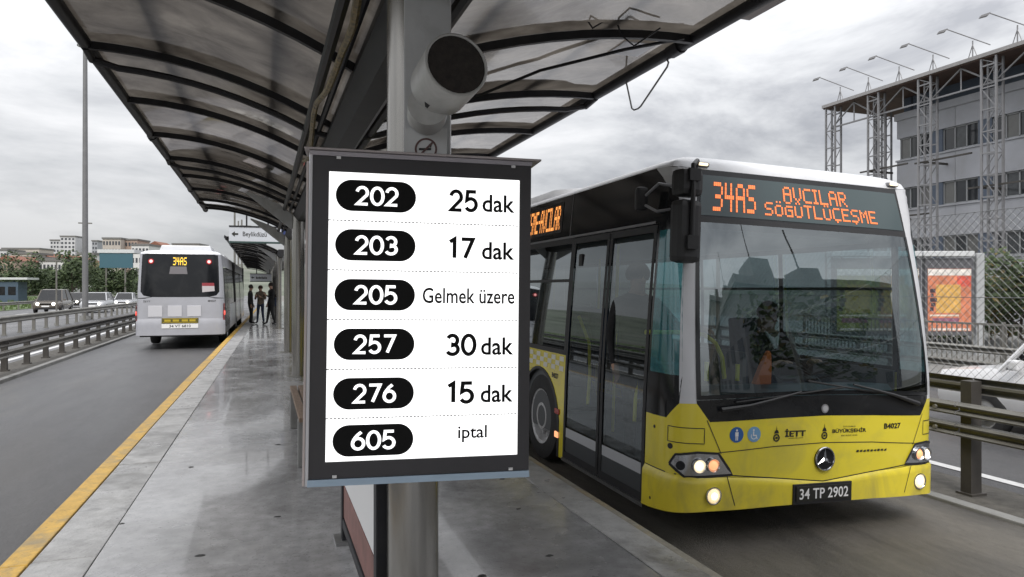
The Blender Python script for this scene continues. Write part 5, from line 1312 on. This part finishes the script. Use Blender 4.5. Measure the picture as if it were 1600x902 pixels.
# ================================================================ CARS
def car(label, loc, rot, paint, L_=4.3, W_=1.78, H_=1.48, suv=False, lit=True, group='cars driving on the left highway', name='car'):
    r = thing(name, label, 'car', loc, (0, 0, rot), group)
    hw = W_ / 2; zb_, zs = (.30, .95) if suv else (.22, .82)
    st = [(0, .78, zb_ + .12, zs - .22), (.10, .90, zb_, zs - .10), (.9, .98, zb_, zs), (1.25, 1.0, zb_, zs + .02), (L_ - 1.0, 1.0, zb_, zs + .04), (L_ - .15, .95, zb_ + .02, zs + .02), (L_, .85, zb_ + .15, zs - .15)]
    m = MB(); m.loft([[(sx * hw * w * k, y, z) for sx, k, z in ((-1, .92, a), (-1, 1.0, lerp(a, b, .35)), (-1, 1.0, lerp(a, b, .75)), (-1, .90, b), (-.4, .9, b + .03), (.4, .9, b + .03), (1, .90, b), (1, 1.0, lerp(a, b, .75)), (1, 1.0, lerp(a, b, .35)), (1, .92, a))] for y, w, a, b in st]); m.build('body', paint, r, smooth=True)
    y0_, y1_, y2_, y3_ = 1.05, 1.75, L_ - (.75 if suv else 1.25), L_ - (.12 if suv else .45)
    wb, wt = hw * .90, hw * .72; zt = H_
    m = MB(); m.add([(-wt, y1_, zt - .02), (wt, y1_, zt - .02), (wt, y2_, zt - .02), (-wt, y2_, zt - .02), (-wt * .8, y1_ + .15, zt + .03), (wt * .8, y1_ + .15, zt + .03), (wt * .8, y2_ - .1, zt + .03), (-wt * .8, y2_ - .1, zt + .03)], [(0, 1, 5, 4), (1, 2, 6, 5), (2, 3, 7, 6), (3, 0, 4, 7), (4, 5, 6, 7), (0, 3, 2, 1)])
    for sx in (-1, 1):
        for (a, b) in (((sx * wb, y0_, zs), (sx * wt, y1_, zt - .02)), ((sx * wb, y3_, zs), (sx * wt, y2_, zt - .02)), ((sx * wb, (y1_ + y2_) / 2, zs), (sx * wt, (y1_ + y2_) / 2, zt - .02))): m.cyl(a, b, .04, None, 6)
    m.build('roof', paint, r, smooth=True)
    m = MB(); m.add([(-wb, y0_, zs + .01), (wb, y0_, zs + .01), (wt, y1_, zt - .03), (-wt, y1_, zt - .03)], [(0, 1, 2, 3)]); m.build('windscreen', BLK, r)
    m = MB(); m.add([(-wb, y3_, zs + .01), (wb, y3_, zs + .01), (wt, y2_, zt - .03), (-wt, y2_, zt - .03)], [(0, 1, 2, 3)]); m.build('rear_window', BLK, r)
    for sx in (-1, 1):
        m = MB(); m.add([(sx * wb, y0_, zs + .01), (sx * wt, y1_, zt - .03), (sx * wt, y2_, zt - .03), (sx * wb, y3_, zs + .01)], [(0, 1, 2, 3)]); m.build('side_window', BLK, r)
        m = MB(); m.b2((sx * hw * .52 - .16, .02, zs - .30), (sx * hw * .52 + .16, .14, zs - .16)); h = m.build('headlight', CHR, r, bevel=.03)
        if lit: m = MB(); m.cyl((sx * hw * .55, .03, zs - .23), (sx * hw * .55, -.012, zs - .23), .13, .10, 14); m.build('bulb', mat('car_lit_lamp', (.9, .85, .7), .3, emit=(1, .93, .78), estr=4.0), h)
        m = MB(); m.b2((sx * hw * .70 - .10, L_ - .10, zs - .28), (sx * hw * .70 + .10, L_ - .02, zs - .08)); m.build('tail_lamp', REDL, r, bevel=.02)
        m = MB(); m.b2((sx * (hw + .02) - .08, 1.25, zs + .02), (sx * (hw + .02) + .08, 1.38, zs + .16)); m.build('wing_mirror', paint, r, bevel=.03)
        for y in (.85, L_ - .85): wheel(r, sx * (hw - .10), y, .33, .33, .2, sx, STL, hub=False)
    m = MB(); m.b2((-hw * .42, .0, zs - .30), (hw * .42, .06, zs - .17)); m.build('grille', BLM, r, bevel=.01)
    m = MB(); m.b2((-hw * .7, .0, zb_ + .02), (hw * .7, .09, zb_ + .16)); m.build('lower_intake', BLM, r, bevel=.01)
    m = MB(); m.b2((-.26, -.012, zb_ + .20), (.26, .02, zb_ + .31)); m.build('number_plate', PRW, r)
    return r
DKP = mat('dark_car_paint', (.035, .033, .032), .25, coat=.5); BRP = mat('brown_grey_car_paint', (.10, .085, .07), .25, coat=.5); SVP = mat('silver_car_paint', (.45, .46, .48), .25, .3, coat=.5); WTP = mat('white_car_paint', (.70, .70, .72), .25, coat=.5)
car('dark brown off-road car with lit headlights, leftmost of the oncoming traffic', (-15.9, 63.7, 0), 0, BRP, 4.6, 1.95, 1.85, True)
car('grey car with black front and lit headlights half hidden behind the tall mast', (-12.8, 63.9, 0), 0, SVP, 4.4, 1.9, 1.60, True)
car('silver car with lit headlights closest to the silver bus', (-13.0, 77.8, 0), 0, SVP, 4.3, 1.8, 1.5)
car('small dark car with one bright light showing behind the mast', (-18.2, 82, 0), 0, DKP, 4.0, 1.7, 1.5)
car('pale car farther back behind the dark off-road car', (-20.0, 92, 0), 0, WTP, 4.2, 1.75, 1.45)
car('bright white van passing behind the wire fence at the right edge', (10.2, 7.75, -.10), R(180), WTP, 4.9, 1.9, 1.85, True, lit=False, group=None, name='white_van')

# ================================================================ TREES AND BUSHES
LEAF = [mat('leaf_dark', (.032, .052, .018), .8, var=.35, scale=3), mat('leaf_mid', (.052, .075, .026), .8, var=.35, scale=3), mat('leaf_yellow', (.115, .085, .022), .8, var=.35, scale=3)]
BARK = mat('bark', (.07, .055, .045), .9, var=.3, scale=10)
def tree(label, x, y, z, h, rad, seed, leaf=.16, n=1500, mix=(.55, .35, .1), trunk=.35, name='tree', group=None, flat=1.0):
    rn = random.Random(seed); r = thing(name, label, 'bush' if name == 'bush' else 'tree', (x, y, z), (0, 0, 0), group)
    m = MB(); m.tube([(0, 0, -.2), (rn.uniform(-.1, .1), 0, h * trunk * .5), (rn.uniform(-.2, .2), rn.uniform(-.2, .2), h * trunk), (0, 0, h * .85)], [h * .03, h * .024, h * .018, h * .004], 7)
    tips = []
    for k in range(9):
        a = rn.uniform(0, 6.28); e_ = rn.uniform(.25, .95); l = rad * rn.uniform(.5, .9)
        s = Vector((0, 0, h * rn.uniform(trunk * .7, .75))); t = s + Vector((math.cos(a) * l, math.sin(a) * l, l * e_)); m.tube([s, s.lerp(t, .5) + Vector((0, 0, -.05)), t], [h * .012, h * .008, h * .003], 5); tips.append(t)
    m.build('trunk', BARK, r, smooth=True)
    cl = [(Vector((0, 0, h * .62)), rad * .7)] + [(t, rad * rn.uniform(.3, .5)) for t in tips] + [(Vector((rn.uniform(-.6, .6) * rad, rn.uniform(-.6, .6) * rad, h * rn.uniform(.45, .9))), rad * rn.uniform(.25, .45)) for _ in range(8)]
    m = MB()
    for i in range(n):
        c, cr = rn.choice(cl); v = Vector((rn.gauss(0, 1), rn.gauss(0, 1), rn.gauss(0, .8) * flat)).normalized() * cr * rn.uniform(.35, 1.08) ** .6
        p = c + v
        if p.z < h * .12: continue
        a = Vector((rn.uniform(-1, 1), rn.uniform(-1, 1), rn.uniform(-.6, .6))).normalized(); b = a.orthogonal().normalized(); s = leaf * rn.uniform(.6, 1.4)
        q = rn.random(); mi = 0 if q < mix[0] else 1 if q < mix[0] + mix[1] else 2
        m.add([p - a * s, p + b * s * .55, p + a * s, p - b * s * .55], [(0, 1, 2, 3)], mi)
    m.build('crown', LEAF, r, norm=False)
    return r
GT = 'trees along the highway verge'
k = .8571
def farx(px, D): return ((px - 410) * D * k / 1000, D * 1.061 - .354 * ((px - 410) * D * k / 1000))
for i, (px, D, h, rad, lab) in enumerate(((42, 110, 5.6, 2.8, 'dark rounded tree behind the blue roofed kiosk'), (20, 125, 5.0, 2.0, 'small tree at the very left edge of the verge'), (70, 115, 5.0, 2.2, 'lower spreading tree just left of the thin pole'), (112, 105, 6.4, 2.6, 'dense dark tree directly left of the tall mast'), (126, 120, 7.0, 2.5, 'tall dark tree right behind the mast'), (150, 130, 6.5, 2.2, 'thin tree between the mast and the teal sign'), (182, 120, 4.6, 2.4, 'low dark tree below the teal sign'), (195, 150, 5.0, 2.5, 'far tree next to the silver bus'), (98, 140, 6.0, 2.4, 'far tree under the twin towers'), (30, 150, 5.4, 2.6, 'far tree under the reddish houses'))):
    x, y = farx(px, D); tree(lab, x, y, .0, h * 1.05, rad * 1.25, 30 + i, .24, 1700, (.66, .34, .0), .14, group=GT)
for i, (px, D, h, rad, lab, mix) in enumerate(((1572, 24, 2.5, 1.3, 'large yellowing bush behind the metal railing at the right edge', (.35, .35, .30)), (1548, 26, 2.4, 1.1, 'yellow brown bush beside the white poster post', (.35, .30, .35)), (1607, 22, 3.0, 1.3, 'tall green bush cut by the right edge of the picture', (.5, .4, .1)), (1490, 26, 1.3, 1.0, 'low dark bush underneath the orange poster', (.7, .25, .05)), (1462, 25, 1.2, .9, 'low dark bush beside the bus right pillar', (.7, .25, .05)))):
    x, y = farx(px, D); tree(lab, x, y, .05, h, rad, 60 + i, .10, 2600, mix, .12, 'bush', 'bushes on the right pavement')
# wooded slopes between the far houses
m = MB(); rn = random.Random(11)
for i in range(170):
    D_ = rn.uniform(150, 380); x, y = farx(rn.uniform(-30, 330), D_); z_ = 26 * (1 - math.cos(math.pi * min(1, max(0, (y - 170) / 520) * 1.3))) / 2 * .55; rr = rn.uniform(1.6, 3.6)
    for q in range(70):
        v = Vector((rn.gauss(0, 1), rn.gauss(0, 1), rn.gauss(0, .8))).normalized() * rr * rn.uniform(.5, 1.05); p = Vector((x, y, z_ + rr * .9)) + v
        if p.z < z_ - .5: continue
        a = Vector((rn.uniform(-1, 1), rn.uniform(-1, 1), rn.uniform(-.6, .6))).normalized(); b = a.orthogonal().normalized(); s_ = rn.uniform(.4, .9)
        m.add([p - a * s_, p + b * s_ * .6, p + a * s_, p - b * s_ * .6], [(0, 1, 2, 3)], rn.choice((0, 0, 1)))
tag(m.build('hillside_woods', LEAF, norm=False), 'dark trees between the houses on the far hillside', 'woods', kind='stuff')
# grass tufts on the far verge
m = MB(); rn = random.Random(5)
for i in range(2500):
    x = -21.5 - 25 * rn.random() ** 1.5; y = rn.uniform(45, 190); h = rn.uniform(.15, .5); w_ = rn.uniform(.05, .12)
    m.add([(x - w_, y, .02), (x + w_, y, .02), (x + rn.uniform(-.1, .1), y + rn.uniform(-.1, .1), .02 + h)], [(0, 1, 2)])
tag(m.build('verge_tufts', GRASS, norm=False), 'tufts of rough grass on the highway verge', 'grass', kind='stuff')

# ================================================================ LEFT BACKGROUND: verge kiosk, sign, hill, buildings
x, y = farx(181, 118); g = thing('roadside_canopy', 'teal fascia canopy with white flat roof on two poles beyond the highway', 'canopy', (x, y, 0), (0, 0, -.2))
TEAL = mat('teal_fascia', (.05, .12, .155), .4); OFFW = mat('off_white', (.55, .56, .57), .5, var=.08)
m = MB(); m.b2((-2.9, 0, 7.9), (2.9, 3.5, 8.5)); m.build('roof', OFFW, g); m = MB(); m.b2((-2.6, .1, 5.4), (2.6, .4, 7.9)); m.build('fascia', TEAL, g)
for xx in (-1.6, 1.4): m = MB(); m.cyl((xx, .25, 0), (xx, .25, 5.4), .14, None, 8); m.build('pole', GALV, g)
x, y = farx(14, 100); g = thing('kiosk', 'blue roadside kiosk with flat white roof at the left edge', 'kiosk', (x, y, 0), (0, 0, -.2))
m = MB(); m.b2((-3.0, 0, 0), (1.2, 2.4, 2.9)); m.build('wall', mat('kiosk_blue', (.06, .09, .13), .5, var=.1), g); m = MB(); m.b2((-3.6, -.4, 3.2), (2.6, 2.8, 3.5)); m.build('roof', OFFW, g)
for xx in (-2.4, -1.0, .4): m = MB(); m.b2((xx - .5, -.02, 1.0), (xx + .5, .01, 2.2)); m.build('window', BLK, g)
# hill
mb = MB(); nx, ny = 60, 14; vs = []
for j in range(ny + 1):
    for i in range(nx + 1):
        x = -700 + 900 * i / nx; y = 170 + 520 * j / ny; f = j / ny
        z = 26 * (1 - math.cos(math.pi * min(1, f * 1.3))) / 2 * (.6 + .5 * mnoise.noise(Vector((x * .006, y * .006, 1)))) - .1
        if i in (0, nx) or j in (0, ny): z = -2
        vs.append((x, y, z))
mb.add(vs, [(j * (nx + 1) + i, j * (nx + 1) + i + 1, (j + 1) * (nx + 1) + i + 1, (j + 1) * (nx + 1) + i) for j in range(ny) for i in range(nx)])
tag(mb.build('hill', mat('hill_ground', (.10, .115, .085), .95, var=.45, scale=.05, dirt=(.18, .17, .16), dscale=.03, damt=.6), smooth=True), kind='structure')
PALE = [mat('facade_%d' % i, c, .75, var=.08, scale=.3) for i, c in enumerate(((.50, .50, .51), (.42, .38, .34), (.36, .27, .22), (.58, .58, .57), (.30, .31, .33), (.42, .34, .20)))]
ROOFR = mat('roof_tile_red', (.20, .085, .055), .8, var=.2); ROOFG = mat('roof_grey', (.16, .155, .15), .8, var=.15)
WINM = mat('far_window', (.06, .065, .075), .25)
def far_building(px0, px1, ytop, D, mi, label, floors, bays, roof='flat', dep=14, base=-1.0, rot=-.25, nm='apartment_building'):
    x, y = farx((px0 + px1) / 2, D); w_ = (px1 - px0) * D / 1100; h = CAM_H + (449 - ytop) * D / 1100 - base
    r = thing(nm, label, 'building', (x, y, base), (0, 0, rot))
    hb = h * (.88 if roof == 'gable' else 1)
    m = MB(); m.b2((-w_ / 2, 0, 0), (w_ / 2, dep, hb)); m.build('wall', PALE[mi], r)
    if roof == 'gable':
        m = MB(); o = w_ * .04; m.loft([[(-w_ / 2 - o, -o, hb), (0, -o, h), (w_ / 2 + o, -o, hb)], [(-w_ / 2 - o, dep + o, hb), (0, dep + o, h), (w_ / 2 + o, dep + o, hb)]]); m.build('roof', ROOFR, r)
    else:
        m = MB(); m.b2((-w_ / 2 - .3, -.3, hb - .5), (w_ / 2 + .3, dep + .3, hb + .25)); m.build('roof', ROOFG, r)
    fh = (hb - 1) / floors; bw = w_ / bays
    me = MB().b2((-bw * .28, -.06, -fh * .24), (bw * .28, .02, fh * .24)).mesh('window', WINM)
    vis = max(1, floors)
    for f in range(vis):
        if hb - (f + .5) * fh < 2: break
        for b in range(bays): inst(me, 'window', r, (-w_ / 2 + (b + .5) * bw, -.03, hb - .6 - (f + .5) * fh))
    return r
FB = [(79, 97, 373, 430, 0, 'left pale grey tower of the twin towers on the skyline', 13, 4, 'flat'), (95, 117, 367, 425, 0, 'taller right tower of the twin towers on the skyline', 14, 4, 'flat'),
 (144, 152, 374, 430, 4, 'narrow grey tower right of the mast on the skyline', 12, 2, 'flat'), (161, 188, 370, 330, 1, 'beige block with uneven roof left half above the teal canopy', 7, 6, 'flat'), (186, 214, 372, 335, 2, 'brown beige block beside the silver bus roof', 7, 6, 'flat'),
 (226, 258, 375, 330, 4, 'dark grey roofed block just above the silver bus', 6, 6, 'gable'), (270, 310, 379, 360, 1, 'low pale block right of the dark roofed block above the silver bus', 6, 7, 'flat'),
 (62, 101, 403, 180, 3, 'white long house below the twin towers', 3, 7, 'flat'), (25, 62, 400, 190, 0, 'grey white house with flat roof at the foot of the hill', 3, 6, 'flat'), (-6, 22, 397, 170, 2, 'reddish house with tiled roof at the left edge', 4, 5, 'gable'),
 (18, 48, 393, 260, 1, 'beige house behind the grey white house', 4, 6, 'flat'), (50, 82, 394, 270, 2, 'brown terrace below the left tower', 4, 7, 'gable'), (98, 122, 397, 230, 5, 'ochre house left of the mast', 4, 5, 'gable'), (-20, 10, 388, 330, 0, 'pale block high on the hill at the left edge', 5, 6, 'flat'), (122, 146, 394, 260, 3, 'white house right behind the mast', 4, 5, 'flat'), (5, 60, 386, 380, 1, 'long low beige row along the hill crest', 3, 12, 'flat'), (206, 232, 380, 300, 3, 'small white block between the brown block and dark roofed block', 5, 5, 'flat')]
for f in FB: far_building(*f)

# ================================================================ RIGHT BUILDING with roof canopy on lattice columns
def office():
    X0 = 38.0
    CW = mat('office_concrete', (.41, .42, .455), .7, var=.1, scale=.6, dirt=(.36, .36, .37), dscale=.35, damt=.7); BLP = mat('blue_grey_panel', (.09, .115, .16), .5, var=.1, scale=1); FRM = mat('window_frame_grey', (.32, .33, .34), .45)
    PANES = [mat('office_window', (.025, .028, .032), .08, spec=.7), mat('office_window', (.1, .1, .1)), mat('window_with_blind', (.16, .16, .155), .25, var=.1), mat('window_with_curtain', (.07, .075, .08), .15, var=.3, scale=3), mat('office_window', (.1, .1, .1))]
    DW = mat('office_window', (.025, .028, .032), .08, spec=.7); LAT = mat('lattice_steel', (.24, .24, .25), .5, .3, var=.1); BRN = mat('rusty_roof_lining', (.085, .05, .038), .7, var=.3, scale=2)
    r = thing('office_building', 'grey concrete office block with ribbon windows and lattice column canopy right of the bus', 'building', (X0, 21, 0))
    ya, yb = 2 - 21.0, 34 - 21.0
    bands = [(0, 3.65), (5.05, 6.8), (8.25, 9.95), (11.4, 12.75)]
    for a, b in bands:
        # precast panels
        n = 8; w_ = (yb - ya) / n
        for i in range(n):
            m = MB(); m.b2((0, ya + i * w_ + .012, a + .01), (.35, ya + (i + 1) * w_ - .012, b - .01)); m.build('wall_panel', CW, r)
        m = MB(); m.b2((-.07, ya - .05, b - .001), (.05, yb + .05, b + .10)); m.build('sill', CW, r)
    m = MB(); m.b2((.355, ya + .02, 0), (14, yb - .02, 12.7)); m.build('core', CW, r)
    m = MB(); m.b2((-.12, ya - .1, 12.55), (.4, yb + .1, 12.98)); m.build('cornice', CW, r)
    for za, zb2 in ((3.76, 5.05), (6.91, 8.25), (10.06, 11.4)):
        y = yb - .2; k = 0
        while y > ya + 3:
            y0_ = y - 2.15
            w = thing('window', None, None); w.parent = r
            w.location = (0, (y + y0_) / 2, (za + zb2) / 2); hh = (zb2 - za) / 2
            m = MB(); 
            for yy in (-1.07, -.36, .36, 1.07): m.b2((.10, yy - .035, -hh), (.22, yy + .035, hh))
            m.b2((.10, -1.1, hh - .07), (.218, 1.1, hh)); m.b2((.10, -1.1, -hh), (.218, 1.1, -hh + .06)); m.build('frame', FRM, w)
            for yy in (-.715, 0, .715): m = MB(); m.b2((.16, yy - .33, -hh + .05), (.18, yy + .33, hh - .06)); m.build('pane', PANES[int(abs(y * 7 + za * 3 + yy * 11)) % 5], w)
            m = MB(); m.b2((.03, y0_ - .82, za + .0), (.30, y0_ - .03, zb2)); m.build('blue_panel', BLP, r)
            y -= 3.0; k += 1
    # roof canopy
    yr0, yr1 = -16.0, 37.9 - 21
    m = MB(); m.b2((-2.2, yr0, 14.05), (8, yr1, 14.12)); m.build('canopy_lining', BRN, r); m = MB(); m.b2((-2.28, yr0, 14.12), (8, yr1 + .05, 14.32)); m.build('canopy_roof', mat('canopy_roof_grey', (.3, .29, .29), .6, var=.1), r)
    m = MB(); m.b2((.6, ya, 12.98), (.9, yb, 14.05)); m.build('attic_wall', BLP, r)
    def lattice(x, y, z0, z1, w=.80, nm='lattice_column'):
        m = MB()
        cs = [(x - .25, y - w / 2), (x - .25, y + w / 2), (x + .25, y - w / 2), (x + .25, y + w / 2)]
        for cx, cy in cs: m.b2((cx - .05, cy - .05, z0), (cx + .05, cy + .05, z1))
        z = z0 + 1.0; k = 0
        while z < z1 - .3:
            for cx in (x - .25, x + .25):
                m.b2((cx - .035, y - w / 2 + .05, z - .035), (cx + .035, y + w / 2 - .05, z + .035))
                a, b = ((y - w / 2, y + w / 2) if k % 2 else (y + w / 2, y - w / 2)); m.cyl((cx, a, z), (cx, b, min(z + 1.15, z1)), .026, None, 4)
            z += 1.15; k += 1
        return m.build(nm, LAT, r)
    for y in (37.3, 33.8, 30.2, 26.4, 22.6, 18.8): lattice(-1.9, y - 21, 0, 14.05)
    for y in (36.9, 32.6): lattice(.9 if y < 36 else 2.5, y - 21 + .4, 0, 14.05)
    # zigzag truss under the front edge
    m = MB(); y = yr1 - .5; k = 0
    while y > yr0 + 2:
        m.cyl((-1.9, y, 12.75), (-1.9, y - 1.85, 14.0), .05, None, 5); m.cyl((-1.9, y - 1.85, 14.0), (-1.9, y - 3.7, 12.75), .05, None, 5); m.cyl((-1.9, y - 1.85, 12.75), (-1.9, y - 1.85, 14.0), .04, None, 5); m.cyl((-1.9, y, 12.75), (-1.9, y, 14.0), .04, None, 5); y -= 3.7
    m.b2((-1.95, yr0 + 2, 12.70), (-1.85, yr1 - .4, 12.79)); m.build('edge_truss', LAT, r)
    for y, z in ((34.5, 9.3), (30.5, 9.2), (27.2, 7.3), (33, 6.2)):
        m = MB(); m.b2((-1.9, y - 21 - .05, z), (.2, y - 21 + .05, z + .12)); m.build('tie_beam', DGALV, r); m = MB(); m.b2((-2.0, y - 21 - 3.0, z + .01), (-1.9, y - 21 + .5, z + .10)); m.build('tie_beam', DGALV, r)
    return r
office()
for i, (px, lab) in enumerate(((1313, 'first floodlight from the far left end of the canopy roof'), (1357, 'second floodlight from the far left end of the canopy roof'), (1405, 'third floodlight from the far left end of the canopy roof'), (1458, 'floodlight above the middle lattice column of the canopy roof'), (1520, 'floodlight second from the right edge on the canopy roof'), (1590, 'floodlight at the right edge of the picture on the canopy roof'))):
    D = 1100 * 35.9 / (.9425 * (px - 410)); y = (D - 35.9 * .334) / .9425
    t = thing('floodlight', lab, 'floodlight', (35.9, y, 14.32), (0, 0, 0), 'floodlights on the canopy roof edge')
    LAT = MATS['lattice_steel']
    m = MB(); m.cyl((0, 0, 0), (0, 0, .9), .035, None, 6); m.cyl((0, .25, 0), (0, 0, .7), .025, None, 5); m.cyl((0, -.25, 0), (0, 0, .7), .025, None, 5); m.build('post', LAT, t)
    m = MB(); m.cyl((.65, -.5, .60), (-1.15, .62, 1.60), .03, None, 6); m.build('arm', LAT, t)
    m = MB(); m.prism([(-1.1, .56, 1.64), (-1.45, .80, 1.52), (-1.48, .82, 1.42), (-1.18, .62, 1.50)], (.16, .24, 0)); m.build('lamp_head', GRY, t)
# ---------------------------------------------------------------- poster, railing
def poster_panel(px, label, base, field, corner, figure, post):
    x, y = farx(px, 20); g = thing('poster_panel', label, 'poster panel', (x, y, .05), (0, 0, -TH), 'advertising posters along the right pavement')
    m = MB(); m.b2((-.75, 0, .55), (.63, .16, 2.75)); m.build('frame', mat('poster_frame', (.10, .10, .11), .45), g, bevel=.01)
    m = MB(); m.b2((-.68, -.012, .68), (.55, .0, 2.45)); ps = m.build('poster_sheet', mat('poster_base_%d' % px, base, .5, var=.35, scale=4), g)
    def pp(nm, x0, x1, z0, z1, c, yy=-.016): m = MB(); m.b2((x0, yy, z0), (x1, -.0125, z1)); m.build(nm, mat('poster_%s_%d' % (nm, px), c, .55, var=.3, scale=6), ps)
    pp('white_header', -.68, .55, 2.26, 2.44, (.7, .66, .62)); pp('colour_field', -.45, .25, 1.2, 2.0, field); pp('corner_patch', .15, .54, 1.95, 2.24, corner, -.015)
    for a in range(5): pp('dark_figure', -.62 + .03 * (a % 2), -.52 + .05 * (a % 3), 1.25 + a * .13, 1.36 + a * .13, figure, -.0165 - .0004 * a)
    pp('caption_strip', -.62, .2, 1.10, 1.15, (.7, .6, .5)); pp('purple_lettering', -.55, .2, .92, 1.05, (.25, .10, .16)); pp('pale_footer', -.6, .5, .70, .76, (.7, .6, .55))
    m = MB(); m.b2((-.85, -.1, 2.80), (.60, .3, 2.95)); m.build('top_cover', OFFW, g, bevel=.02)
    if post: m = MB(); m.b2((.70, -.02, -.05), (.93, .20, 2.9)); m.build('post', mat('white_post', (.36, .37, .38), .5, var=.1), g, bevel=.02)
poster_panel(1487, 'orange and yellow advertising poster in grey frame with white post right of the bus', (.58, .20, .11), (.62, .36, .10), (.60, .10, .07), (.06, .04, .05), True)
poster_panel(1345, 'green and ochre advertising poster seen through the left half of the driver side window', (.25, .26, .08), (.38, .30, .10), (.15, .22, .08), (.05, .05, .05), False)
poster_panel(1405, 'brown and ochre advertising poster seen through the bus next to the right pillar', (.32, .18, .08), (.36, .26, .08), (.45, .40, .35), (.05, .05, .05), False)
rx = 16.0; g = thing('pedestrian_railing', 'grey metal railing of upright bars in front of the bushes', 'railing', (rx, 12, .05))
bar = MB().cyl((0, 0, .10), (0, 0, 1.05), .016, None, 6).mesh('bar', GALV)
for k_ in range(110): inst(bar, 'bar', g, (0, -9 + k_ * .135, 0))
for z in (.10, 1.05): m = MB(); m.b2((-.025, -9.1, z - .025), (.025, 6, z + .025)); m.build('rail', GALV, g)
for k_ in range(8): m = MB(); m.b2((-.03, -9 + k_ * 2.1, 0), (.03, -8.94 + k_ * 2.1, 1.12)); m.build('post', GALV, g)

# ---------------------------------------------------------------- street behind the photographer, mirrored in the bus windows
def street_block(x, y, w_, d, h, mi, label):
    r = thing('street_building', label, 'building', (x, y, 0)); m = MB(); m.b2((0, -d, 0), (w_, 0, h)); m.build('wall', mat('street_facade_%d' % mi, ((.17, .17, .18), (.20, .17, .14), (.14, .145, .155))[mi], .8, var=.15, scale=.4), r)
    m = MB(); m.b2((-.4, -d - .3, h), (w_ + .3, .4, h + .5)); m.build('roof', ROOFG, r)
    me = MB().b2((-.06, -.7, -.7), (.03, .7, .7)).mesh('window', WINM); me2 = MB().b2((-.7, -.03, -.7), (.7, .06, .7)).mesh('window', WINM)
    rn_ = random.Random(int(x * 7 + y))
    for q in range(7):
        px_, py_ = rn_.uniform(.6, w_ - 3), -rn_.uniform(1, d - 3); hh_ = rn_.uniform(.8, 2.6); m = MB(); m.b2((px_, py_ - rn_.uniform(1, 3), h + .5), (px_ + rn_.uniform(1, 2.6), py_, h + .5 + hh_)); m.cyl((px_ + .3, py_ - .4, h + .5 + hh_), (px_ + .3, py_ - .4, h + 1.5 + hh_ + rn_.uniform(0, 2)), .05, None, 5); m.build('roof_hut', ROOFG, r)
    f = 0
    while f * 3.2 + 3 < h:
        for k in range(int(d / 3)): inst(me, 'window', r, (0, -1.5 - 3 * k, f * 3.2 + 1.9))
        for k in range(int(w_ / 3)): inst(me2, 'window', r, (1.5 + 3 * k, 0, f * 3.2 + 1.9))
        f += 1
for b in ((16, -14, 14, 16, 9, 0, 'low dark shop block behind the photographer on the right'), (17, -34, 16, 24, 14, 1, 'brown street block farther behind the photographer'), (20, -62, 20, 30, 11, 2, 'grey street block at the far end behind the photographer'), (-34, -20, 10, 40, 9, 2, 'grey block across the highway behind the photographer')): street_block(*b)
for i, (x, y, h) in enumerate(((15, -8, 6), (16, -31, 7), (14.5, -52, 7.5), (-26, -4, 6), (-27, 12, 6.5), (-25, 26, 6))):
    tree(['street tree at the corner of the shop block', 'street tree between the two blocks behind', 'street tree far behind the photographer', 'verge tree left of the camera', 'verge tree opposite the near roof', 'verge tree left of the silver bus lane'][i], x, y, 0, h, h * .42, 90 + i, .2, 900, (.6, .3, .1), group='street trees outside the view')
